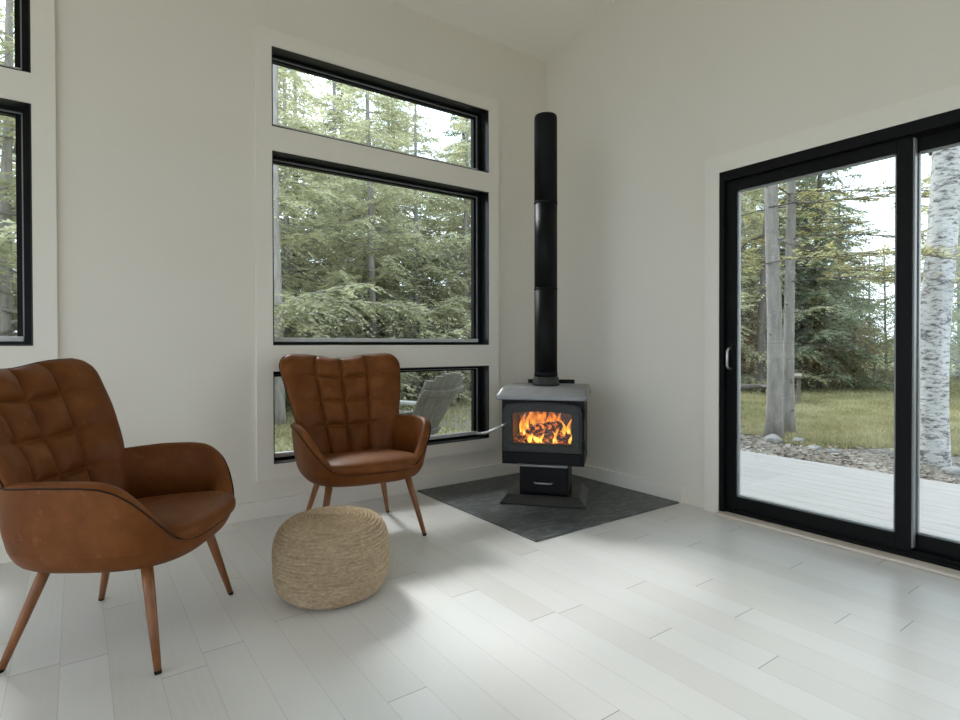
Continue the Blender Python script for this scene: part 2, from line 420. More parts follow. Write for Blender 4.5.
# door casing
m = MB(); m.box(0, .0205, DY1 - .09, -1.3954, DZ, 2.1104); m.box(0, .0205, DY0, -1.3954, 0, DZ); m.box(0, .0205, DY1 - .09, DY1, 0, DZ)
o = struct(m.build('trim_3', TRIM), 'flat white casing board round the sliding glass door'); o['category'] = 'trim'
# sliding door
dr = thing('door_1', 'black framed sliding glass patio door beside the stove', 'door', (0, DY0, 0), 0, None, 'structure')
m = MB(); Wd = DY0 - DY1
m.box(.004, .165, -.030, -.001, .0, DZ - .001); m.box(.004, .165, -Wd + .001, -Wd + .045, 0, DZ - .001)
m.box(.004, .165, -Wd + .045, -.030, DZ - .055, DZ - .001); m.box(.03, .165, -Wd + .045, -.030, 0, .035)
m.build('frame', DOORBLK, dr)
m = MB()
for xx in (.045, .085, .125): m.box(xx, xx + .006, -Wd + .045, -.030, .035, .046)
m.build('track', BLKSTEEL, dr)
def panel(name, ya, yb, xa, xb, st):
    p = MB(); z0, z1 = .048, DZ - .058
    p.bbox(xa, xb, ya - st, ya, z0, z1, .003); p.bbox(xa, xb, yb, yb + st, z0, z1, .003)
    p.bbox(xa, xb, yb + st, ya - st, z0, z0 + .066, .003); p.bbox(xa, xb, yb + st, ya - st, z1 - .062, z1, .003)
    po = p.build(name, DOORBLK, dr)
    xm = (xa + xb) / 2
    g = MB(); g.box(xm - .003, xm + .003, yb + st - .005, ya - st + .005, z0 + .06, z1 - .057); g.build('glass_pane', GLASS, po)
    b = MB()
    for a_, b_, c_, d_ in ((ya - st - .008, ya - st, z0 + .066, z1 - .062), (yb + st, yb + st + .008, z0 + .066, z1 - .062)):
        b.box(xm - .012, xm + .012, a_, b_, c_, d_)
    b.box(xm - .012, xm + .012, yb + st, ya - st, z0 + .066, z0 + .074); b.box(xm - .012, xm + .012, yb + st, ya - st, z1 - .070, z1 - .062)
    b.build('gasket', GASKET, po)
    return po
sp_ = panel('sliding_panel', -.031, -.933, .032, .074, .060)
fp_ = panel('fixed_panel', -.881, -Wd + .047, .088, .130, .054)
m = MB(); m.box(.046, .074, -.941, -.9335, .06, DZ - .065); m.build('lit_edge_strip', GASKET, sp_)  # added light grey strip, paints the light caught by the stile edge
m = MB(); m.bbox(.026, .032, -.075, -.047, .80, 1.02, .002); m.build('handle_plate', BLKSTEEL, sp_)
def dhandle(xb, sgn, mt):
    m = MB(); pts = [(xb, -.061, .855), (xb + sgn * .03, -.061, .86), (xb + sgn * .042, -.061, .875), (xb + sgn * .042, -.061, .96), (xb + sgn * .03, -.061, .975), (xb, -.061, .98)]
    m.tube(pts, .0065, 8); return m.build('handle', mt, sp_)
tag(dhandle(.028, -1, STEEL), 'bright metal inside pull handle'); tag(dhandle(.074, 1, BLKSTEEL), 'black outside pull handle')
m = MB(); m.bbox(-.05, .0295, DY1 + .003, DY0 - .003, .0005, .016, .005)
o = struct(m.build('trim_4', OAKSILL), 'pale wood threshold strip under the sliding door'); o['category'] = 'threshold'

# ------------------------------------------------------------------ hearth pad
PX, PY = -1.198, -1.224
m = MB(); m.bbox(PX, -.004, PY, -.004, .0005, .009, .002)
tag(m.build('hearth_pad', SLATE), 'dusty dark slate hearth pad under the wood stove', 'hearth')

# ------------------------------------------------------------------ wood stove (front = local -Y)
ST = (-.592, -.640, .009)
sax = R(41)
stove = thing('wood_stove', 'black cast iron wood stove on a pedestal with a lit fire', 'stove', ST, sax - PI / 2)
def frus(m, x0, x1, y0, y1, z0, X0, X1, Y0, Y1, z1):
    m.add([(x0, y0, z0), (x1, y0, z0), (x1, y1, z0), (x0, y1, z0), (X0, Y0, z1), (X1, Y0, z1), (X1, Y1, z1), (X0, Y1, z1)],
          [(3, 2, 1, 0), (4, 5, 6, 7), (0, 1, 5, 4), (1, 2, 6, 5), (2, 3, 7, 6), (3, 0, 4, 7)])
m = MB(); m.box(-.262, .262, -.240, .215, 0, .012); frus(m, -.262, .262, -.240, .215, .012, -.222, .222, -.195, .19, .058)
m.build('base_plate', GLOSSBLK, stove)
m = MB(); m.bbox(-.152, .152, -.165, .14, .058, .250, .006); m.build('pedestal', BLKSTEEL, stove)
dw = MB(); dw.bbox(-.138, .138, -.178, -.165, .070, .236, .004); dwo = dw.build('ash_drawer', BLKSTEEL, stove)
m = MB(); m.tube([(-.055, -.178, .132), (-.05, -.197, .132), (.05, -.197, .132), (.055, -.178, .132)], .0055, 8); m.build('handle', STEEL, dwo)
UPPER = []
_cb = MB.build
def _low(self, *a, **k):
    self.v = [(x, y, z - .038) for x, y, z in self.v]; return _cb(self, *a, **k)
MB.build = _low
m = MB(); m.bbox(-.155, .155, -.262, -.15, .285, .296, .003); tag(m.build('ash_lip', IRONTOP, stove), 'light grey ash lip')
# body: hollow firebox, open to the front
bx = MB(); zb, zt = .29, .69; yf, yk = -.225, .205; tw = .018
bx.box(-.252, .252, yf, yk, zb, zb + .09); bx.box(-.252, .252, yf, yk, zt - .03, zt)
bx.box(-.252, -.252 + tw, yf, yk, zb + .09, zt - .03); bx.box(.252 - tw, .252, yf, yk, zb + .09, zt - .03)
bx.box(-.252 + tw, .252 - tw, yk - tw, yk, zb + .09, zt - .03)
bx.build('body', BLKSTEEL, stove)
fb = MB(); a = .252 - tw
fb.box(-a, -a + .02, yf + .03, yk - tw, zb + .09, zt - .03); fb.box(a - .02, a, yf + .03, yk - tw, zb + .09, zt - .03)
fb.box(-a + .02, a - .02, yk - tw - .02, yk - tw, zb + .09, zt - .03); fb.box(-a + .02, a - .02, yf + .03, yk - tw - .02, zb + .09, zb + .105)
fb.build('firebrick_lining', FIREBRICK, stove)
# door: arched frame with arched glass opening
def arch(hw, z0, z1, rise, r, n=10):
    """outline from bottom-left, anticlockwise, with rounded top corners and a gently arched top"""
    pts = [(-hw, z0), (hw, z0)]
    for i in range(n + 1):
        t = i / n * PI / 2; x = hw - r + r * math.cos(t); z = z1 - rise - r + r * math.sin(t)
        pts.append((x, z))
    for i in range(1, 12):
        x = (hw - r) * (1 - 2 * i / 12); pts.append((x, z1 - rise * (x / (hw - r)) ** 2))
    for i in range(n + 1):
        t = PI / 2 + i / n * PI / 2; x = -hw + r + r * math.cos(t); z = z1 - rise - r + r * math.sin(t)
        pts.append((x, z))
    return pts
def frame_ring(m, out, inn, y0, y1):
    n = len(out); q = [(p[0], y0, p[1]) for p in out] + [(p[0], y0, p[1]) for p in inn] + [(p[0], y1, p[1]) for p in out] + [(p[0], y1, p[1]) for p in inn]
    f = []
    for i in range(n):
        j = (i + 1) % n
        f += [(i, j, n + j, n + i), (2 * n + j, 2 * n + i, 3 * n + i, 3 * n + j), (j, i, 2 * n + i, 2 * n + j), (n + i, n + j, 3 * n + j, 3 * n + i)]
    m.add(q, f)
o1, o2, o3 = arch(.240, .372, .676, .012, .055), arch(.226, .386, .664, .012, .05), arch(.186, .418, .628, .010, .014)
o4 = arch(.180, .424, .621, .010, .012)
door = MB()
frame_ring(door, o1, o2, -.250, -.226); frame_ring(door, o2, o3, -.262, -.230); frame_ring(door, o3, o4, -.250, -.232)
do = door.build('fire_door', IRON, stove)
m = MB(); q = arch(.184, .420, .625, .010, .013); m.prism(q, 'y', -.240, -.236)
tag(m.build('glass_pane', mat_glass('stove_glass', 0, (.93, .9, .86)), do), 'clear ceramic stove glass')
for zc in (.425, .61):
    m = MB(); m.tube([(.248, -.244, zc - .028), (.248, -.244, zc + .028)], .010, 10); m.bbox(.236, .255, -.246, -.222, zc - .018, zc + .018, .003)
    m.build('hinge', BLKSTEEL, do)
m = MB(); hp = [(-.214, -.262, .545), (-.222, -.30, .543), (-.245, -.312, .532), (-.285, -.315, .512), (-.315, -.317, .496), (-.345, -.318, .489), (-.395, -.318, .486)]
m.tube(hp[:3], .006, 8); m.tube(hp[2:], [.007, .0075, .0078, .0078, .0072], 10)
coil = []; path = [Vector(p) for p in hp[2:]]
for i in range(400):
    t = i / 399 * (len(path) - 1); j = min(int(t), len(path) - 2); p = path[j].lerp(path[j + 1], t - j)
    dr_ = (path[j + 1] - path[j]).normalized(); a1 = dr_.cross(Vector((0, 1, 0))).normalized(); a2 = dr_.cross(a1)
    an = i / 399 * 2 * PI * 30; coil.append(p + (a1 * math.cos(an) + a2 * math.sin(an)) * .0085)
m.tube(coil, .0017, 4, True)
tag(m.build('handle', STEEL, do), 'long silver spring door handle')
m = MB(); m.bbox(-.235, .235, -.238, -.226, .298, .366, .004); m.build('lower_panel', BLKSTEEL, stove)
# chamfered top
tp = MB()
L0 = (-.287, .277, -.270, .235); L1 = (-.252, .256, -.190, .220)
def rr(b, z, r, n=5):
    x0, x1, y0, y1 = b; out = []
    for cx, cy, s in ((x1 - r, y0 + r, -90), (x1 - r, y1 - r, 0), (x0 + r, y1 - r, 90), (x0 + r, y0 + r, 180)):
        for i in range(n + 1):
            t = R(s + 90 * i / n); out.append((cx + r * math.cos(t), cy + r * math.sin(t), z))
    return out
rings = [rr((L0[0] + .01, L0[1] - .01, L0[2] + .01, L0[3]), .690, .012), rr(L0, .696, .02), rr(L0, .716, .02),
         rr((L0[0] + .008, L0[1] - .006, L0[2] + .012, L0[3]), .722, .02), rr((L1[0] - .01, L1[1] + .006, L1[2] - .012, L1[3]), .757, .02), rr(L1, .763, .02)]
n = len(rings[0]); vs = sum(rings, []); fs = [tuple(reversed(range(n)))] + [(i * n + k, i * n + (k + 1) % n, (i + 1) * n + (k + 1) % n, (i + 1) * n + k) for i in range(len(rings) - 1) for k in range(n)] + [tuple((len(rings) - 1) * n + k for k in range(n))]
tp.add(vs, fs); tag(tp.build('top', IRONTOP, stove), 'lighter grey chamfered cast top')
m = MB(); m.lathe([(.083, .763), (.090, .766), (.090, .778), (.084, .783), (.084, .815), (.080, .818)], 36, -.008, .03); m.build('flue_collar', IRON, stove)
m = MB(); m.bbox(-.155, .165, .222, .232, .60, .790, .003); m.build('heat_shield', BLKSTEEL, stove)
MB.build = _cb
# flue pipe
def sw(x, y, z):
    c, s = math.cos(sax - PI / 2), math.sin(sax - PI / 2); return (ST[0] + x * c - y * s, ST[1] + x * s + y * c, ST[2] + z)
fl = thing('flue_pipe', 'tall matt black flue pipe rising from the stove', 'pipe', sw(-.008, .03, .781))
Hf = 2.497 - .790
secs = [0, .575, 1.135, Hf]
for i in range(3):
    a_, b_ = secs[i], secs[i + 1]
    prof = [(.0748, a_), (.0748, b_ - .002)] if i < 2 else [(.0748, a_), (.0748, b_ - .03), (.0738, b_ - .012), (.070, b_ - .003), (.06, b_)]
    m = MB(); m.lathe(prof, 40); m.build('pipe_section', PIPEBLK, fl)
for z in secs[1:3]:
    m = MB(); m.lathe([(.0749, z - .008), (.0772, z - .006), (.0772, z + .004), (.0749, z + .006)], 40, caps=False); m.build('joint_band', BLKSTEEL, fl)
m = MB(); m.lathe([(.0749, .001), (.0768, .003), (.0768, .028), (.0749, .03)], 40, caps=False); m.build('joint_band', BLKSTEEL, fl)
m = MB()
m.bm((lambda b: (bmesh.ops.create_uvsphere(b, u_segments=8, v_segments=5, radius=.006), b)[1])(bmesh.new()), True, Matrix.Translation((-.072, -.018, 1.02)))
m.build('screw', STEEL, fl)

# fire and logs
def mat_log():
    t = NT('charred_log'); v = t.coord(); n = t.noise(v, 16, 5, .65); n2 = t.noise(t.coord((1, 1, 1)), 40, 4, .6)
    c = t.ramp(n, [(.35, (.012, .009, .007)), (.6, (.08, .042, .02)), (.75, (.18, .10, .05))])
    b = t.bsdf(c, .9, 0, t.bump(n2, .6, .01), .1)
    em = t.ramp(n2, [(.50, (0, 0, 0)), (.60, (.8, .16, .015)), (.72, (1, .42, .06))])
    t.l(em, b.inputs['Emission Color']); b.inputs['Emission Strength'].default_value = 1.0
    return t.m
LOG = mat_log()
logs = [((-.13, -.05, .425), (.14, -.10, .435), .036, 'charred split log lying along the front of the fire'),
        ((-.15, .03, .43), (.10, .10, .43), .040, 'charred log at the back of the fire bed'),
        ((-.10, -.07, .475), (.115, .00, .512), .034, 'charred log slanting across the top of the fire'),
        ((.06, .06, .425), (.165, -.11, .43), .032, 'short glowing log end on the right of the fire'),
        ((-.165, -.12, .425), (-.05, .03, .515), .028, 'thin glowing log leaning up on the left of the fire')]
for p0, p1, r, lb in logs:
    m = MB(); p0 = Vector(p0); p1 = Vector(p1); N = 10
    for_pts = [p0.lerp(p1, i / N) for i in range(N + 1)]
    m.tube(for_pts, r, 12)
    m.v = [tuple(Vector(v) + (noise.noise_vector(Vector(v) * 22) * .012)) for v in m.v]
    m.v = [(x, y, max(z, zb + .106)) for x, y, z in m.v]
    o = m.build('fire_log', LOG); o.location = (ST[0], ST[1], ST[2] - .038); o.rotation_euler = (0, 0, sax - PI / 2)
    tag(o, lb, 'log', 'burning logs in the stove')
def mat_flame():
    t = NT('flame'); tc = t.n('ShaderNodeTexCoord'); sp = t.n('ShaderNodeSeparateXYZ'); t.l(tc.outputs['Object'], sp.inputs[0])
    n = t.noise(t.coord((1, 1, .45)), 28, 4, .6)
    h = t.math('ADD', t.math('MULTIPLY', t.math('SUBTRACT', sp.outputs[2], .41), 2.0), t.math('MULTIPLY', n, .85))
    c = t.ramp(h, [(.30, (1, .66, .17)), (.5, (1, .42, .05)), (.72, (.85, .22, .018)), (.95, (.30, .05, .004))])
    st = t.ramp(h, [(.30, (1, 1, 1)), (.9, (.12, .12, .12))])
    e = t.n('ShaderNodeEmission'); t.l(c, e.inputs[0]); t.l(t.math('MULTIPLY', t.math('MULTIPLY', st, 2.6), t.math('ADD', .12, t.math('MULTIPLY', t.math('POWER', t.noise(t.coord((1, 1, .6)), 34, 3), 2), 3.2))), e.inputs[1])
    tr = t.n('ShaderNodeBsdfTransparent'); lw = t.n('ShaderNodeLayerWeight'); lw.inputs[0].default_value = .35
    mx = t.n('ShaderNodeMixShader'); t.l(t.math('MULTIPLY', lw.outputs['Facing'], .85), mx.inputs[0]); t.l(e.outputs[0], mx.inputs[1]); t.l(tr.outputs[0], mx.inputs[2])
    t.l(mx.outputs[0], t.out.inputs[0]); return t.m
FLAME = mat_flame()
m = MB(); rf = random.Random(3)
spots = [(-.135, -.10, .43, .15, .016), (-.12, -.05, .46, .13, .028), (-.075, -.03, .50, .12, .036), (-.045, .0, .49, .14, .04), (-.03, .04, .45, .17, .036), (-.10, .06, .44, .17, .034),
         (.045, .02, .50, .105, .026), (.05, -.03, .50, .09, .018), (.085, .05, .45, .14, .028), (.125, -.10, .425, .10, .014), (.12, -.08, .45, .10, .016), (.15, -.04, .44, .12, .02), (-.16, -.02, .42, .15, .022), (-.165, .06, .42, .16, .03),
         (-.09, -.125, .41, .06, .026), (-.05, -.13, .41, .045, .03), (-.02, -.125, .41, .06, .015), (.06, -.13, .41, .08, .012), (.075, -.12, .41, .10, .01), (.16, -.12, .41, .06, .016), (.0, .10, .42, .17, .036), (-.06, .11, .42, .18, .03)]
for x, y, z, h, r in spots:
    pts = []; rr_ = []
    ph = rf.uniform(0, 6)
    for i in range(12):
        t = i / 11; zz = z + h * t; 
        pts.append((x + .016 * math.sin(ph + t * 5) * t, y + .012 * math.cos(ph + t * 4) * t, min(zz, .655)))
        rr_.append(max(.0008, r * .74 * math.sin(PI * min(1, t * .88 + .12)) ** .8 * (1 - t * .45)))
    m.tube(pts, rr_, 10)
o = m.build('fire', FLAME); o.location = (ST[0], ST[1], ST[2] - .038); o.rotation_euler = (0, 0, sax - PI / 2)
tag(o, 'orange flames burning behind the stove glass', 'fire', None, 'stuff')

# ------------------------------------------------------------------ leather armchair (front = local -Y)
def sgnpow(c, e): return math.copysign(abs(c) ** e, c)
def interp(tab, x):
    if x <= tab[0][0]: return tab[0][1]
    for (a_, b_), (c_, d_) in zip(tab, tab[1:]):
        if x <= c_:
            t = (x - a_) / (c_ - a_); t = t * t * (3 - 2 * t) if False else t
            return b_ + (d_ - b_) * t
    return tab[-1][1]
RIM = [(-.36, .385), (-.318, .385), (-.300, .391), (-.278, .412), (-.252, .458), (-.222, .510), (-.19, .553), (-.155, .583), (-.115, .599), (-.06, .604), (.05, .602), (.16, .592), (.33, .586)]
NSEG = 288
def plan(i):
    t = 2 * PI * i / NSEG
    c, s = math.cos(t), math.sin(t)
    e = 2 / 3.0
    return .352 * sgnpow(c, e), -.015 + .329 * sgnpow(s, e)
SCL = [(.300, .60), (.303, .70), (.310, .775), (.322, .825), (.340, .862), (.37, .895), (.42, .925), (.48, .95), (.54, .975), (.61, 1.0)]
def outer_pt(i, z):
    x, y = plan(i); s = interp(SCL, z)
    yy = -.015 + (y + .015) * (s * .5 + .5 * (.93 if s > .93 else s))   # the plan widens sideways more than fore and aft
    flare = 1 + .05 * max(0, (z - .42) / .18) * max(0, min(1, (.1 - y) / .35)) - .06 * max(0, min(1, (y - 0) / .2)) * max(0, (z - .45) / .15)
    return Vector((x * s * flare, yy, z))
def rimz(i):
    x, y = plan(i); return interp(RIM, outer_pt(i, .40).y * 1.0)
_rz = [rimz(i) for i in range(NSEG)]
for _ in range(3): _rz = [(_rz[i - 1] + 2 * _rz[i] + _rz[(i + 1) % NSEG]) / 4 for i in range(NSEG)]
def inward(i, z):
    a_ = outer_pt((i + 1) % NSEG, z) - outer_pt(i - 1, z); nrm = Vector((-a_.y, a_.x, 0)).normalized(); return nrm
def shell_cols():
    cols = []
    for i in range(NSEG):
        zt_ = _rz[i]; col = []
        for z in (.300, .302, .306, .312, .320, .332, .35, .37): col.append(outer_pt(i, z))
        nlow = len(col)
        z0 = .37; top = zt_ - .020
        for k in range(1, 11):
            z = z0 + (max(top, z0 + .001) - z0) * k / 10; col.append(outer_pt(i, z))
        inw = inward(i, top); base = outer_pt(i, max(top, z0 + .001)); r = .022
        for k in range(1, 9):
            t = PI * k / 9; col.append(base + inw * (r - r * math.cos(t)) + Vector((0, 0, r * math.sin(t) * .9)))
        bi = base + inw * 2 * r
        drop = bi.z - .365
        for k in range(1, 9):
            t = k / 8; col.append(Vector((bi.x, bi.y, bi.z - drop * t)) + inw * (.020 * math.sin(PI * min(1, t * 1.0)) + .012 * t))
        cols.append(col)
    return cols, nlow
def make_chair(label, loc, rz):
    ch = thing('leather_armchair', label, 'armchair', loc, rz, 'tan leather armchairs')
    cols, nlow = shell_cols(); K = len(cols[0])
    def region(name, seglist, k0, k1, closed=False, cap=False):
        m = MB(); vs = []; fs = []
        for i in seglist: vs += [tuple(p) for p in cols[i % NSEG][k0:k1 + 1]]
        w = k1 - k0 + 1; N = len(seglist)
        for a_ in range(N if closed else N - 1):
            b_ = (a_ + 1) % N
            for k in range(w - 1): fs.append((a_ * w + k, b_ * w + k, b_ * w + k + 1, a_ * w + k + 1))
        if cap: fs.append(tuple(a_ * w for a_ in reversed(range(N))))
        m.add(vs, fs, True); return m.build(name, LEATHER, ch, fixn=False)
    # right arm = segments around x>0 side; full turn is NSEG; t=0 is +x, t=PI/2 is back (+y), 3PI/2 front
    aR0, aR1 = -56, 44
    aL0, aL1 = NSEG // 2 - 44, NSEG // 2 + 56
    kk = nlow - 1
    region('seat_shell', list(range(NSEG)), 0, kk, True, True)
    rest = MB()
    sh = [o for o in ch.children][0]
    region('armrest', list(range(aR0, aR1 + 1)), kk, K - 1)
    region('armrest', list(range(aL0, aL1 + 1)), kk, K - 1)
    region('front_rail', list(range(aL1, NSEG + aR0 + 1)), kk, K - 1)
    region('rear_rail', list(range(aR1, aL0 + 1)), kk, K - 1)
    # piping along the rim, outside
    pts = []
    for i in list(range(aL0 - 6, NSEG + aR1 + 7)):
        i2 = i % NSEG; z = max(_rz[i2] - .016, .3712); p = outer_pt(i2, z) - inward(i2, z) * .0012; pts.append(p)
    m = MB(); m.tube(pts, .0028, 6); m.build('piping', PIPING, ch)
    # cushion
    m = MB(); nu, nv = 96, 26; vs = []; fs = []
    for j in range(nv + 1):
        ph = -PI / 2 + PI * j / nv; cz = sgnpow(math.sin(ph), .62); cr_ = abs(math.cos(ph)) ** .42 if j not in (0, nv) else .0
        for i in range(nu):
            t = 2 * PI * i / nu; ex = 2 / 3.4
            x = .268 * sgnpow(math.cos(t), ex) * cr_; y = -.052 + .274 * sgnpow(math.sin(t), ex) * cr_
            z = .398 + .040 * cz
            if cz > 0: z += .016 * (1 - (x / .268) ** 2) * (1 - ((y + .052) / .274) ** 2)
            z -= .10 * (y + .22) * (1 if y > -.22 else .0)
            vs.append((x, y, z))
    for j in range(nv):
        for i in range(nu): fs.append((j * nu + i, j * nu + (i + 1) % nu, (j + 1) * nu + (i + 1) % nu, (j + 1) * nu + i))
    m.add(vs, fs, True); m.build('seat_cushion', LEATHER, ch, fixn=False)
    # tufted back
    NU, NV = 176, 176; z0, zT = .345, .948
    seams_u = (-.445, 0, .445); seams_v = (.335, .565, .80)
    WT = [(0, .235), (.1, .250), (.25, .272), (.38, .292), (.5, .308), (.7, .335), (.85, .353), (1, .366)]
    def quilt(u, v):
        dep = 0
        for su in seams_u:
            dep = max(dep, .028 * math.exp(-abs((u - su) / .040) ** 1.1))
        fade = 1 if abs(u) < .46 else math.exp(-((abs(u) - .46) / .16) ** 2)
        for sv in seams_v:
            dep = max(dep, .024 * fade * math.exp(-abs((v - sv) / .019) ** 1.1))
        # pillowing between seams
        cu = min(abs(u - s) for s in seams_u + ((-1.0, 1.0))); cv = min(abs(v - s) for s in seams_v + (0, 1))
        return -dep + .013 * min(1, cu / .2) * min(1, cv / .11)
    def backpt(iu, iv, side):
        # cosine spacing so the rounded edges stay smooth
        a_ = -math.cos(PI * iu / NU); b_ = (1 - math.cos(PI * iv / NV)) / 2
        u = .55 * a_ + .45 * (2 * iu / NU - 1); v = .55 * b_ + .45 * iv / NV
        ztop = zT - .030 * math.exp(-(u / .52) ** 2)
        hw = interp(WT, v)
        rc = .085; dz = (1 - v) * (ztop - z0)
        if dz < rc: hw -= rc - math.sqrt(max(0, rc * rc - (rc - dz) ** 2))
        x = hw * u; z = z0 + (ztop - z0) * v
        y = .185 + .225 * v - .012 * math.sin(PI * v) - .075 * abs(u) ** 2.4 * (.55 + .45 * math.sin(PI * min(1, v * 1.05)))
        du = (1 - abs(u)) * hw; dv = min((1 - v), v + .2) * (ztop - z0)
        e = min(1, du / .05); f = min(1, dv / .05)
        th = math.sqrt(max(0, 1 - (1 - e) ** 2)) * math.sqrt(max(0, 1 - (1 - f) ** 2))
        nrm = Vector((0, -math.cos(R(20)), math.sin(R(20))))
        if side > 0: off = (.038 + quilt(u, v)) * th
        else: off = -.034 * th
        return Vector((x, y, z)) + nrm * off
    m = MB()
    for side in (1, -1):
        vs = [tuple(backpt(iu, iv, side)) for iv in range(NV + 1) for iu in range(NU + 1)]
        fs = []
        for iv in range(NV):
            for iu in range(NU):
                q = (iv * (NU + 1) + iu, iv * (NU + 1) + iu + 1, (iv + 1) * (NU + 1) + iu + 1, (iv + 1) * (NU + 1) + iu)
                fs.append(q if side > 0 else q[::-1])
        m.add(vs, fs, True)
    bk = m.build('backrest', LEATHER, ch, fixn=False)
    bm = bmesh.new(); bm.from_mesh(bk.data); bmesh.ops.remove_doubles(bm, verts=bm.verts, dist=1e-5); bmesh.ops.recalc_face_normals(bm, faces=bm.faces); bm.to_mesh(bk.data); bm.free()
    edge = [backpt(0, iv, -1) for iv in range(50, NV + 1, 2)] + [backpt(iu, NV, -1) for iu in range(2, NU, 2)] + [backpt(NU, iv, -1) for iv in range(NV, 49, -2)]
    m = MB(); m.tube([p + Vector((0, .004, 0)) for p in edge], .0030, 6); m.build('piping', PIPING, bk)
    for sx in (-1, 1):
        for fr in (1, 0):
            tp_ = Vector((sx * (.205 if fr else .168), -.175 if fr else .150, .312)); ft = Vector((sx * (.275 if fr else .245), -.245 if fr else .245, 0))
            m = MB(); dn = (tp_ - ft)
            m.tube([ft + dn * .03, ft + dn * .35, ft + dn * .7, tp_], [.0105, .0135, .0165, .018], 14)
            lg = m.build('leg', LEGW, ch)
            m = MB(); m.tube([ft, ft + dn * .03], [.0095, .0112], 14)
            m.v = [(x, y, max(z, 0)) for x, y, z in m.v]; m.build('foot_cap', RUBBER, lg)
    return ch
c1 = make_chair('tan leather armchair cut by the left edge, seen from its side', (-2.939, -1.049, 0), R(56.6))
c2 = dup(c1, (-1.846, -.531, 0), R(-6.7), 'tan leather armchair facing forward before the window, behind the pouf')

# ------------------------------------------------------------------ jute pouf
def pouf():
    m = MB(); NU, rows, per = 420, 21, 9
    prof = []                       # base profile by arc length: bottom edge, side, top spiral
    def P(t):                       # superellipse half section, t 0..1 bottom to top centre
        a_ = -PI / 2 + PI * t
        e1, e2 = (.47, .60) if a_ > 0 else (.36, .46)
        return abs(math.cos(a_)) ** e1, sgnpow(math.sin(a_), e2)
    fine = [P(i / 600) for i in range(601)]
    Rm, Hm = .220, .150
    pts = [(r * Rm, .152 + s * Hm) for r, s in fine]
    L = [0]
    for a_, b_ in zip(pts, pts[1:]): L.append(L[-1] + math.dist(a_, b_))
    tot = L[-1]
    def at(s):
        import bisect
        i = min(max(bisect.bisect(L, s) - 1, 0), 599); t = (s - L[i]) / max(1e-9, L[i + 1] - L[i])
        r = pts[i][0] + (pts[i + 1][0] - pts[i][0]) * t; z = pts[i][1] + (pts[i + 1][1] - pts[i][1]) * t
        dr_, dz_ = pts[i + 1][0] - pts[i][0], pts[i + 1][1] - pts[i][1]; l = math.hypot(dr_, dz_) or 1
        return r, z, dz_ / l, -dr_ / l
    NRW = 46; NJ = NRW * 8; vs = []
    for j in range(NJ + 1):
        for i in range(NU):
            th = 2 * PI * i / NU
            s = tot * j / NJ
            r, z, nr, nz_ = at(s)
            rowf = (s / tot) * NRW - i / NU      # spiral
            f = rowf - math.floor(rowf)
            bulge = abs(math.sin(PI * f)) ** .6 * .0100
            ns = max(6, int(2 * PI * max(r, .02) / .019))
            br = .0010 * math.sin(ns * th + (1 if f > .5 else -1) * (f - .5) * 7) * math.sin(PI * f)
            wob = .004 * noise.noise(Vector((math.cos(th) * 1.6, math.sin(th) * 1.6, z * 14)))
            dd = bulge + br + wob
            sag = 1 - .03 * (1 - min(1, z / .1))
            vs.append(((r * sag + nr * dd) * math.cos(th), (r * sag + nr * dd) * math.sin(th), max(0, z + nz_ * dd)))
    fs = [(j * NU + i, j * NU + (i + 1) % NU, (j + 1) * NU + (i + 1) % NU, (j + 1) * NU + i) for j in range(NJ) for i in range(NU)]
    m.add(vs, fs, True); return m.build('jute_pouf', JUTE, None, fixn=False)
po = pouf(); po.location = (-2.240, -1.160, 0.001)
tag(po, 'round braided natural jute pouf on the floor between the armchairs', 'pouf')

# ------------------------------------------------------------------ outside: ground, deck, bed
GZ = -.13
m = MB(); NG = 70
vs = []; fs = []
def gheight(x, y):
    far = max(0, math.hypot(x + 3, y + 3) - 16)
    return GZ + .02 * noise.noise(Vector((x * .6, y * .6, 0))) * (1 if math.hypot(x - 1.5, y + 1) > 0 else 0) + .035 * far
for j in range(NG + 1):
    for i in range(NG + 1):
        x = -20 + 60 * i / NG; y = -18 + 50 * j / NG; vs.append((x, y, gheight(x, y) - (.12 if (XF - 1 < x < .5 and YF - 1 < y < .5) else 0)))
for j in range(NG):
    for i in range(NG): fs.append((j * (NG + 1) + i, j * (NG + 1) + i + 1, (j + 1) * (NG + 1) + i + 1, (j + 1) * (NG + 1) + i))
m.add(vs, fs, True); o = tag(m.build('ground', GROUND), 'grassy clearing and leaf mould outside the house', 'ground', None, 'structure')
m = MB(); x = .20
while x < 2.08:
    m.bbox(x, x + .138, -9, .55, -.065, -.028, .002, 1); x += .140
m.box(2.02, 2.06, -9, .55, -.20, -.066); m.box(.2, .24, -9, .55, -.20, -.066)
o = tag(m.build('deck', DECK), 'pale weathered board deck outside the sliding door', 'deck', None, 'structure')
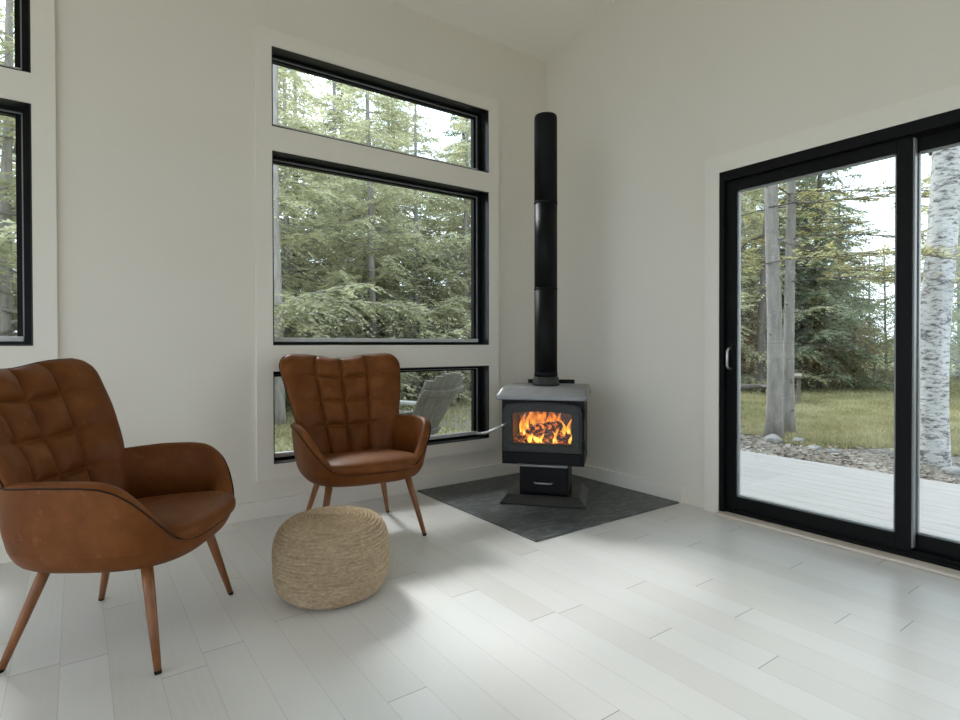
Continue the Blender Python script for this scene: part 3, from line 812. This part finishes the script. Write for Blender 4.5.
# grass
rg = random.Random(11)
m = MB()
def blades(n, fx, fy, hmin, hmax):
    for _ in range(n):
        x, y = fx(), fy(x) if callable(fy) else fy
        z = gheight(x, y); h = rg.uniform(hmin, hmax); a_ = rg.uniform(0, 2 * PI); w_ = rg.uniform(.004, .010) * 1.4
        lx, ly = rg.gauss(0, .4) * h, rg.gauss(0, .4) * h
        m.add([(x - w_ * math.cos(a_), y - w_ * math.sin(a_), z), (x + w_ * math.cos(a_), y + w_ * math.sin(a_), z), (x + lx, y + ly, z + h)], [(0, 1, 2)])
for _ in range(52000):
    d_ = 5.6 + 9.2 * rg.random() ** 1.3; u_ = rg.uniform(.42, .92)
    x = -3.08 + d_ * (.582 + .813 * u_); y = -3.37 + d_ * (.813 - .582 * u_)
    if x < 3.8 + .6 * noise.noise(Vector((x, y * 1.3, 4))): continue
    z = gheight(x, y); h = rg.uniform(.02, .075); a_ = rg.uniform(0, 2 * PI); w_ = rg.uniform(.006, .014)
    m.add([(x - w_ * math.cos(a_), y - w_ * math.sin(a_), z), (x + w_ * math.cos(a_), y + w_ * math.sin(a_), z), (x + rg.gauss(0, .4) * h, y + rg.gauss(0, .4) * h, z + h)], [(0, 1, 2)])
for _ in range(26000):
    x = rg.uniform(-3.5, 4); y = rg.uniform(.7, 7)
    z = gheight(x, y); h = rg.uniform(.02, .08); a_ = rg.uniform(0, 2 * PI); w_ = rg.uniform(.006, .014)
    m.add([(x - w_ * math.cos(a_), y - w_ * math.sin(a_), z), (x + w_ * math.cos(a_), y + w_ * math.sin(a_), z), (x + rg.gauss(0, .4) * h, y + rg.gauss(0, .4) * h, z + h)], [(0, 1, 2)])
tag(m.build('grass', GRASS, None, fixn=False), 'short pale green grass of the clearing', 'grass', None, 'stuff')
m = MB()
for _ in range(11000):
    x = 2.1 + abs(rg.gauss(0, .8)); y = rg.uniform(-4.2, 2.6)
    z = gheight(x, y) + rg.uniform(.002, .03); s_ = rg.uniform(.012, .035); q = Matrix.Rotation(rg.uniform(0, 6.3), 3, 'Z') @ Matrix.Rotation(rg.gauss(0, .5), 3, 'X')
    m.add([Vector((x, y, z)) + q @ Vector(p) * s_ for p in ((-1, 0, 0), (0, -.5, .1), (1, 0, 0), (0, .5, .1))], [(0, 1, 2, 3)])
tag(m.build('leaf_litter', LITTER, None, fixn=False), 'dry fallen leaves along the deck edge', 'leaves', None, 'stuff')
# rocks
def rock(x, y, r, label, fl_=.6):
    bm = bmesh.new(); bmesh.ops.create_icosphere(bm, subdivisions=3, radius=1)
    s_ = rg.uniform(0, 50)
    for v in bm.verts: v.co = Vector((v.co.x * r, v.co.y * r * .8, v.co.z * r * fl_)) * (1 + .35 * noise.noise(v.co * 1.6 + Vector((s_, 0, 0))))
    m = MB(); m.bm(bm, True); o = m.build('rock', ROCK); o.location = (x, y, gheight(x, y) + r * fl_ * .35); o.rotation_euler = (0, 0, rg.uniform(0, 6))
    tag(o, label, 'rock', 'rocks along the deck bed')
rock(3.12, -1.80, .085, 'pale grey rock at the right foot of the birch')
rock(3.45, -.05, .10, 'rock at the foot of the twin pine trunks')
rock(3.62, -.26, .075, 'small rock just right of the twin pine trunks')
rock(3.35, -.55, .085, 'flat grey rock in the leaf bed between pines and door stile', .4)
rock(3.25, -.78, .07, 'rounded rock in the leaf bed nearest the door stile')
rock(3.3, .3, .08, 'rock in the leaf bed left of the twin pine trunks', .5)
rock(3.75, -1.95, .07, 'small rock behind the birch in the grass edge')

# ------------------------------------------------------------------ trees
def trunk_mesh(m, h, r, lean=(0, 0), seed=0, n=12, seg=16, flare=1.5, top=.25):
    pts = []; rs = []
    for i in range(seg + 1):
        t = i / seg; z = h * t - .1
        pts.append((lean[0] * t * h + .05 * noise.noise(Vector((t * 3, seed, 0))) * h * .15, lean[1] * t * h + .05 * noise.noise(Vector((t * 3, seed, 9))) * h * .15, z))
        rs.append(r * (1 - (1 - top) * t) * (1 + (flare - 1) * math.exp(-t * h / .22)))
    m.tube(pts, rs, n); return pts
def conifer(h, r, z0, reach, nbr, seed, spray=1.0, leaf=.055, droop=.25, dens=1.0, bare=.25, upturn=.0, shape=1.0):
    """returns (trunk MB, foliage MB)"""
    q = random.Random(seed); tm, fm = MB(), MB()
    tp_ = trunk_mesh(tm, h, r, (q.uniform(-.02, .02), q.uniform(-.02, .02)), seed)
    for b in range(nbr):
        t = b / nbr; z = z0 + (h - z0) * t ** .9; a_ = b * 2.399 + q.uniform(-.5, .5)
        L_ = reach * ((1 - t) ** shape * .92 + .08) * q.uniform(.65, 1.1); f = (z + .1) / h * 16; i = min(int(f), 15)
        o = Vector(tp_[i]).lerp(Vector(tp_[i + 1]), f - i)
        dirh = Vector((math.cos(a_), math.sin(a_), 0)); side = Vector((-dirh.y, dirh.x, 0))
        pts = []; N = 6
        ang = q.uniform(-.25, .50); dr_b = droop * q.uniform(.3, 1.7); up_b = upturn + q.uniform(-.05, .12)
        for k in range(N + 1):
            s_ = k / N
            pts.append(o + dirh * L_ * s_ + Vector((0, 0, L_ * (ang * s_ - dr_b * s_ * s_ + up_b * s_ ** 3))) + side * L_ * .10 * math.sin(s_ * 3 + seed + b))
        tm.tube(pts, [max(.004, .022 * L_ / 2 * (1 - .85 * k / N)) for k in range(N + 1)], 4, False)
        nt_ = int(26 * dens * L_ / 1.5)
        for k in range(nt_):
            s_ = bare + (1 - bare) * (k + q.random()) / nt_; ff = s_ * N; j = min(int(ff), N - 1); c = pts[j].lerp(pts[j + 1], ff - j)
            sd = 1 if k % 2 else -1
            tl = L_ * .36 * (1.05 - s_ * .75) * spray * q.uniform(.4, 1.4) + .08
            td = (dirh * q.uniform(.45, .9) + side * sd * q.uniform(.5, 1) + Vector((0, 0, q.uniform(-.75, .25)))).normalized()
            if k % 3 == 0: tm.tube([c, c + td * tl * .5, c + td * tl + Vector((0, 0, -.22 * tl))], [.005, .004, .0025], 3, False)
            nl = max(3, int(tl / leaf * 1.7))
            tw = td.cross(Vector((0, 0, 1))).normalized()
            for l_ in range(nl):
                ss = (l_ + q.random() * .8) / nl; p = c + td * tl * ss + Vector((0, 0, -.22 * tl * ss * ss))
                for e in (1, -1):
                    ld = (td * .75 + tw * e * q.uniform(.5, 1.0) + Vector((0, 0, q.uniform(-.45, .25)))).normalized(); ll = leaf * q.uniform(.7, 1.4) * (1.15 - .5 * ss)
                    wd = ld.cross(Vector((q.uniform(-.5, .5), q.uniform(-.5, .5), 1))).normalized() * ll * .24
                    fm.add([p, p + ld * ll * .5 + wd, p + ld * ll, p + ld * ll * .5 - wd], [(0, 1, 2, 3)])
    return tm, fm
def broadleaf(h, r, z0, reach, n, seed, leaf=.06, up=.8):
    q = random.Random(seed); tm, fm = MB(), MB()
    tp_ = trunk_mesh(tm, h, r, (q.uniform(-.04, .04), q.uniform(-.04, .04)), seed, 8)
    for b in range(n):
        t = b / n; z = z0 + (h * .95 - z0) * t; a_ = b * 2.4 + q.uniform(-.4, .4); f = (z + .1) / h * 16; i = min(int(f), 15)
        o = Vector(tp_[i]).lerp(Vector(tp_[i + 1]), f - i); L_ = reach * (1 - .6 * t) * q.uniform(.6, 1.1)
        d_ = Vector((math.cos(a_), math.sin(a_), up * q.uniform(.3, 1.1))).normalized(); pts = [o + d_ * L_ * k / 4 + Vector((0, 0, -.06 * L_ * (k / 4) ** 2)) for k in range(5)]
        tm.tube(pts, [.018, .013, .009, .006, .003], 4, False)
        for k in range(int(60 * L_)):
            s_ = q.uniform(.2, 1.05); p = o + d_ * L_ * s_ + Vector((q.gauss(0, 1), q.gauss(0, 1), q.gauss(0, .8))) * .22 * (.4 + s_)
            for _ in range(3):
                pp = p + Vector((q.gauss(0, .06), q.gauss(0, .06), q.gauss(0, .06))); ld = Vector((q.gauss(0, 1), q.gauss(0, 1), q.gauss(0, .6))).normalized(); wd = ld.cross(Vector((q.gauss(0, .5), q.gauss(0, .5), 1))).normalized(); ll = leaf * q.uniform(.6, 1.3)
                fm.add([pp, pp + ld * ll * .5 + wd * ll * .3, pp + ld * ll, pp + ld * ll * .5 - wd * ll * .3], [(0, 1, 2, 3)])
    return tm, fm
protos = {}
def proto(key):
    if key in protos: return protos[key]
    bark, leafm, fn = {
        'hem_a': (BARK, HEMLOCK, lambda: conifer(7.4, .095, .4, 2.6, 92, 21, leaf=.08, droop=.24, dens=1.25, bare=.12)),
        'hem_b': (BARK, HEMLOCK, lambda: conifer(6.6, .075, .5, 2.3, 80, 22, leaf=.075, droop=.3, dens=1.25, bare=.12)),
        'hem_c': (BARK, HEMLOCK, lambda: conifer(7.8, .10, .8, 2.9, 84, 23, leaf=.085, droop=.20, dens=1.2, bare=.15)),
        'fir_a': (BARKD, FIR, lambda: conifer(8.0, .11, .2, 2.1, 120, 31, leaf=.095, droop=.28, upturn=.08, bare=.08, dens=1.4)),
        'fir_b': (BARKD, FIR, lambda: conifer(6.2, .09, .2, 1.8, 100, 32, leaf=.09, droop=.22, upturn=.1, bare=.08, dens=1.4)),
        'leaf_a': (BARKL, LIGHTLEAF, lambda: broadleaf(5.5, .06, .5, 1.7, 34, 41)),
        'bush_g': (BARKL, LIGHTLEAF, lambda: broadleaf(1.6, .03, .1, .9, 22, 42, .05)),
        'bush_r': (BARKD, RUSTLEAF, lambda: broadleaf(2.6, .035, .2, 1.2, 24, 43, .06)),
        'bush_h': (BARKD, HEMLOCK, lambda: conifer(1.9, .03, .08, .95, 34, 44, leaf=.055, bare=.05)),
    }[key]
    tm, fm = fn()
    protos[key] = (tm, fm, bark, leafm); return protos[key]
made = {}
def tree(key, x, y, sc_, rz, name, label, group, cat='tree'):
    if key not in made:
        tm, fm, bk, lf = proto(key)
        o = thing(name, label, cat, (x, y, gheight(x, y)), rz, group)
        tm.build('trunk', bk, o, fixn=False); fm.build('foliage', lf, o, fixn=False); made[key] = o; o.scale = (sc_,) * 3
    else:
        o = dup(made[key], (x, y, gheight(x, y)), rz, label, sc_); o.name = name; o['group'] = group; o['category'] = cat
    return o
GA = 'hemlocks outside the window wall'
AL = 'hemlock in the background rows behind the nearer trunks outside the window wall'
for i, (key, x, y, s_, lb) in enumerate([
        ('hem_a', 1.69, 6.9, 1.0, 'grey trunked hemlock in the middle of the square picture window'),
        ('hem_b', 3.04, 7.6, 1.05, 'slim hemlock just right of the middle trunk in the picture window'),
        ('hem_c', -.71, 6.1, .95, 'hemlock at the left side of the square picture window'),
        ('hem_c', -3.95, 7.1, 1.0, 'thick grey trunked hemlock at the left edge window'),
        ('hem_a', 2.3, 10.2, 1.15, AL), ('hem_b', .6, 8.8, 1.2, AL), ('hem_a', 4.2, 7.4, .95, AL), ('hem_c', 5.7, 9.2, 1.05, AL),
        ('hem_a', .2, 12.6, 1.3, AL), ('hem_c', 4.9, 12.4, 1.25, AL), ('hem_b', -3.1, 10.6, 1.2, AL), ('hem_a', -5.4, 10.4, 1.1, AL), ('hem_c', -3.9, 15.5, 1.35, AL),
        ('hem_b', 6.6, 6.9, 1.0, AL), ('hem_a', -2.0, 9.0, 1.0, AL), ('hem_c', 2.6, 14.6, 1.4, AL)]):
    tree(key, x, y, s_, i * 1.7, 'hemlock_tree', lb, GA)
for i, (x, y, s_, lb) in enumerate([(1.0, 13.5, 1.3, 0), (3.6, 13.8, 1.3, 0), (7.2, 11.6, 1.2, 0), (-1.4, 14.0, 1.35, 0), (-6.2, 14.2, 1.3, 0), (6.2, 14.6, 1.4, 0)]):
    tree('fir_a', x, y, s_, i * 2.1, 'fir_tree', 'dark fir behind the hemlocks outside the picture windows', 'dark firs behind the hemlocks')
for i, (x, y, s_) in enumerate([(1.2, 5.0, .8), (2.6, 5.6, .9), (-.4, 7.2, 1.0), (3.4, 6.0, .8), (-3.4, 6.0, .9), (.3, 6.4, .8), (2.1, 8.2, 1.1), (-4.9, 7.6, 1.1)]):
    tree('bush_h', x, y, s_, i * 1.3, 'hemlock_sapling', 'young hemlock sapling in the undergrowth below the picture windows', 'saplings outside the window wall', 'shrub')
# trees beyond the sliding door
GB = 'trees beyond the lawn'
for i, (key, x, y, s_, nm, lb, ct) in enumerate([
        ('fir_a', 11.9, 3.2, .92, 'fir_tree', 'dark fir at the lawn edge, nearest right of the twin pines', 'tree'),
        ('fir_b', 13.9, 4.4, 1.1, 'fir_tree', 'dark fir standing behind the twin pine trunks', 'tree'),
        ('fir_b', 15.2, 3.9, .85, 'fir_tree', 'smaller fir right of the dark fir, under the open sky', 'tree'),
        ('hem_c', 11.4, 4.8, 1.0, 'hemlock_tree', 'olive hemlock left of the twin pines beyond the lawn', 'tree'),
        ('hem_a', 10.2, 4.3, .75, 'hemlock_tree', 'low hemlock behind the bench and dark leaning trunk', 'tree'),
        ('hem_a', 12.8, 5.6, 1.15, 'hemlock_tree', 'tall hemlock at the left side of the door glass beyond the lawn', 'tree'),
        ('fir_a', 14.6, 6.2, 1.2, 'fir_tree', 'tall dark fir left of the twin pines, farthest back', 'tree'),
        ('hem_b', 17.4, 5.6, 1.3, 'hemlock_tree', 'olive hemlock showing between the twin pines and the dark fir', 'tree'),
        ('leaf_a', 16.7, 3.3, .75, 'broadleaf_tree', 'pale yellow green tree beyond the lawn beside the door stile', 'tree'),
        ('leaf_a', 18.6, 4.4, .80, 'broadleaf_tree', 'pale green tree farthest back below the open sky', 'tree'),
        ('leaf_a', 15.4, 1.5, 1.1, 'broadleaf_tree', 'pale green tree right of the birch beyond the lawn', 'tree'),
        ('leaf_a', 13.2, .4, 1.0, 'broadleaf_tree', 'pale green tree at the right edge of the door glass', 'tree'),
        ('hem_b', 19.9, 7.2, 1.3, 'hemlock_tree', 'far hemlock high behind the twin pines', 'tree'),
        ('hem_a', 17.0, 1.6, 1.15, 'hemlock_tree', 'tall hemlock right behind the birch trunk', 'tree'),
        ('bush_g', 12.9, 2.25, 1.0, 'leafy_shrub', 'yellow green shrub at the lawn edge left of the door stile', 'shrub'),
        ('bush_g', 12.2, 2.75, .8, 'leafy_shrub', 'low yellow green shrub in front of the dark fir', 'shrub'),
        ('bush_g', 13.6, 1.3, 1.1, 'leafy_shrub', 'yellow green shrub behind the door stile', 'shrub'),
        ('bush_g', 12.6, .2, 1.0, 'leafy_shrub', 'yellow green shrub right of the birch at the lawn edge', 'shrub'),
        ('bush_r', 11.4, 3.0, .62, 'rusty_shrub', 'rust leaved shrub below the dark fir', 'shrub'),
        ('bush_r', 10.3, 4.0, .85, 'rusty_shrub', 'rust leaved shrub left of the twin pines', 'shrub'),
        ('bush_r', 12.6, 2.6, .7, 'rusty_shrub', 'brown twiggy shrub between the dark fir and the door stile', 'shrub')]):
    tree(key, x, y, s_, .4 + i * 1.9, nm, lb, GB, ct)
# twin pines: two trunks
def pine(x, y, h, r, label, seed, lean, z0, nbr):
    q = random.Random(seed); o = thing('pine_tree', label, 'tree', (x, y, gheight(x, y)), 0, 'twin pines beside the deck')
    tm, fm = MB(), MB(); tp_ = trunk_mesh(tm, h, r, lean, seed, 16, 16, 1.25, .55)
    for k in range(40):
        z = q.uniform(.3, 3.6); a_ = q.uniform(0, 6.3); f = (z + .1) / h * 16; i = min(int(f), 15); c = Vector(tp_[i]).lerp(Vector(tp_[i + 1]), f - i); dd = Vector((math.cos(a_), math.sin(a_), q.uniform(-.1, .3)))
        tm.tube([c + dd * r * .7, c + dd * (r + q.uniform(.01, .06))], [.011, .004], 5)
    tm.build('trunk', BARKL, o, fixn=False)
    bm_ = MB()
    for b in range(nbr):
        z = z0 + (h - z0) * b / nbr; a_ = -1.15 + (b * 1.25) % 3.3 - .5 + q.uniform(-.3, .3); f = (z + .1) / h * 16; i = min(int(f), 15); c = Vector(tp_[i]).lerp(Vector(tp_[i + 1]), f - i)
        L_ = q.uniform(1.3, 2.7) * (1 - .45 * b / nbr); dh = Vector((math.cos(a_), math.sin(a_), 0)); sd = Vector((-dh.y, dh.x, 0))
        pts = [c + dh * L_ * s / 6 + Vector((0, 0, L_ * (.02 * s / 6 - .14 * (s / 6) ** 2 + q.uniform(-.01, .01)))) + sd * .05 * L_ * math.sin(s + seed) for s in range(7)]
        bm_.tube(pts, [.0095 * (1 - .8 * s / 6) for s in range(7)], 5, False)
        for k in range(int(30 * L_)):
            s_ = .15 + .85 * q.random(); ff = s_ * 6; j = min(int(ff), 5); p = pts[j].lerp(pts[j + 1], ff - j); e = 1 if k % 2 else -1
            td = (dh * .7 + sd * e * q.uniform(.4, 1) + Vector((0, 0, q.uniform(-.2, .15)))).normalized(); tl = q.uniform(.2, .6) * (1.1 - .5 * s_)
            bm_.tube([p, p + td * tl], [.004, .002], 3, False)
            tw = td.cross(Vector((0, 0, 1))).normalized()
            for l_ in range(int(tl * 46)):
                ss = q.random(); pp = p + td * tl * (.2 + .8 * ss); ld = (td * .8 + tw * q.choice((-1, 1)) * q.uniform(.3, 1) + Vector((0, 0, q.uniform(-.3, .3)))).normalized(); ll = q.uniform(.04, .075); wd = ld.cross(Vector((q.uniform(-.4, .4), q.uniform(-.4, .4), 1))).normalized() * .010
                fm.add([pp, pp + ld * ll * .5 + wd, pp + ld * ll, pp + ld * ll * .5 - wd], [(0, 1, 2, 3)])
    bm_.build('branches', BARKD, o, fixn=False); fm.build('foliage', PINEN, o, fixn=False)
pine(3.74, .085, 6.5, .092, 'thicker left trunk of the twin pines by the deck', 5, (-.006, .004), 2.1, 20)
pine(4.21, .126, 6.2, .068, 'thinner right trunk of the twin pines by the deck', 6, (.012, .006), 1.9, 22)
# birch
o = thing('birch_tree', 'mottled white birch trunk close to the deck, right of the door stile', 'tree', (3.39, -1.565, gheight(3.39, -1.565)))
m = MB(); trunk_mesh(m, 6.5, .128, (.027, -.019), 3, 24, 40, 1.15, .7); m.build('trunk', BIRCH, o, fixn=False)
m = MB(); q = random.Random(9)
br_ = MB()
for b in range(16):
    z = 2.9 + 3.3 * b / 16; a_ = b * 2.4; dh = Vector((math.cos(a_), math.sin(a_), .5)).normalized(); c = Vector((.02, .03, z)); L_ = q.uniform(.8, 1.8)
    br_.tube([c, c + dh * L_ * .5, c + dh * L_], [.02, .012, .004], 5, False)
    for k in range(90):
        p = c + dh * L_ * q.uniform(.35, 1.05) + Vector((q.gauss(0, .15), q.gauss(0, .15), q.gauss(0, .15))); ld = Vector((q.gauss(0, 1), q.gauss(0, 1), q.gauss(0, 1))).normalized(); wd = ld.cross(Vector((.3, .2, 1))).normalized(); m.add([p, p + ld * .03 + wd * .016, p + ld * .06, p + ld * .03 - wd * .016], [(0, 1, 2, 3)])
br_.build('branches', BARKD, o, fixn=False); m.build('foliage', LIGHTLEAF, o, fixn=False)
# dark leaning trunk behind the pines, trunk by the low window
o = thing('tree_trunk', 'dark leaning trunk beyond the lawn left of the twin pines', 'tree', (9.9, 3.55, gheight(9.9, 3.55)))
m = MB(); trunk_mesh(m, 7.0, .13, (.05, -.02), 8, 10, 14, 1.3, .5); m.build('trunk', BARKD, o, fixn=False)
o = thing('tree_trunk', 'grey trunk outside the low window, left of the second armchair', 'tree', (-.74, 4.85, gheight(-.74, 4.85)))
m = MB(); trunk_mesh(m, 7.0, .075, (-.004, .012), 12, 12, 14, 1.5, .6); m.build('trunk', BARK, o, fixn=False)
# old bench beyond the lawn
bn = thing('garden_bench', 'old wooden bench beyond the lawn behind the twin pines', 'bench', (8.25, 2.05, gheight(8.25, 2.05)), R(25))
m = MB()
m.bbox(-.52, .52, -.20, -.02, .50, .545, .006); m.bbox(-.52, .52, .02, .20, .50, .545, .006); m.build('top', OLDWOOD, bn)
for sx in (-.42, .42):
    for sy in (-.14, .14):
        m = MB(); m.bbox(sx - .04, sx + .04, sy - .035, sy + .035, -.03, .50, .005); m.build('leg', OLDWOOD, bn)
m = MB(); m.bbox(-.40, .40, -.02, .02, .22, .29, .004); m.build('stretcher', OLDWOOD, bn)
fl_o = MB(); fl_o.tube([(8.2, 3.25, .08), (8.75, 2.95, .10), (9.3, 2.6, .06)], [.07, .06, .05], 10)
tag(fl_o.build('fallen_log', BARKD), 'dark fallen log on the lawn left of the twin pines', 'log')

# ------------------------------------------------------------------ adirondack chair outside the low window
AD = (-.56, 1.44, gheight(-.56, 1.44)); fdir = (-.38, .92)
ad = thing('adirondack_chair', 'weathered grey slatted garden chair seen from behind outside the low window', 'garden chair', AD, math.atan2(fdir[1], fdir[0]) + PI / 2)
# local front = -Y
rec = R(32)
bdir = Vector((0, math.sin(rec), math.cos(rec))); b0 = Vector((0, .16, .24)); bn_ = Vector((0, math.cos(rec), -math.sin(rec)))
tops = [.69, .745, .775, .785, .775, .745, .69]
for k, L_ in enumerate(tops):
    ub = (k - 3) * .066; ut = (k - 3) * .086; m = MB(); vs = []
    for t, uc, hw in ((0, ub, .030), (.9, ub + (ut - ub) * .9, .0415), (.985, ut, .0425), (1.0, ut, .041)):
        for n_ in (-.009, .009):
            for e in (-1, 1):
                bow = .045 * (1 - ((uc + e * hw) / .30) ** 2)
                vs.append(b0 + bdir * L_ * t + bn_ * (n_ + bow) + Vector((uc + e * hw, 0, 0)))
    fs = [(0, 1, 3, 2), (12, 14, 15, 13)]
    for r_ in range(3):
        a_ = r_ * 4; fs += [(a_, a_ + 4, a_ + 5, a_ + 1), (a_ + 2, a_ + 3, a_ + 7, a_ + 6), (a_, a_ + 2, a_ + 6, a_ + 4), (a_ + 1, a_ + 5, a_ + 7, a_ + 3)]
    m.add(vs, fs); m.build('back_slat', GREYWOOD, ad)
for t, hw in ((.58, .31), (.12, .24)):
    m = MB(); c = b0 + bdir * t
    pts = []
    for k in range(13):
        x = -hw + 2 * hw * k / 12; bow = .045 * (1 - (x / .30) ** 2); pts.append(c + Vector((x, 0, 0)) + bn_ * (bow + .024))
    vs = []
    for p in pts:
        for n_, z_ in ((-.012, -.03), (.016, -.03), (.016, .03), (-.012, .03)): vs.append(p + bn_ * n_ + bdir * z_)
    fs = [(0, 1, 2, 3), (51, 50, 49, 48)] + [(i * 4 + k, (i + 1) * 4 + k, (i + 1) * 4 + (k + 1) % 4, i * 4 + (k + 1) % 4) for i in range(12) for k in range(4)]
    m.add(vs, fs); m.build('back_brace', GREYWOOD, ad)
for k in range(6):
    m = MB(); y = -.36 + .095 * k; z = .355 - .022 * k; m.bbox(-.26, .26, y, y + .08, z, z + .02, .003); m.build('seat_slat', GREYWOOD, ad)
for sx in (-1, 1):
    m = MB(); x = sx * .345
    m.prism([(x - .065, -.46), (x + .065, -.46), (x + .065, .02), (x + .03, .28), (x - .03, .28), (x - .065, .02)], 'z', .530, .552); tag(m.build('armrest', PALEWOOD, ad), 'pale flat armrest')
    m = MB(); m.bbox(sx * .30 - .02, sx * .30 + .02, -.40, -.30, 0, .530, .004); m.build('leg', GREYWOOD, ad)
    m = MB(); m.prism([(-.38, .27), (-.38, .37), (.20, .25), (.62, .08), (.62, 0), (.50, 0)], 'x', sx * .275 - .015, sx * .275 + .015); m.build('side_rail', GREYWOOD, ad)
m = MB(); m.bbox(-.40, .40, .20, .27, .502, .530, .004); m.build('arm_brace', GREYWOOD, ad)

# ------------------------------------------------------------------ view
vs_ = sc.view_settings
sc.display_settings.display_device = 'sRGB'; vs_.view_transform = 'Standard'; vs_.look = 'None'; vs_.gamma = 1; vs_.use_curve_mapping = False
vs_.exposure = 0.34
sc.cycles.use_denoising = True
sc.cycles.max_bounces = 14; sc.cycles.diffuse_bounces = 9; sc.cycles.transparent_max_bounces = 24
sc.cycles.sample_clamp_indirect = 6
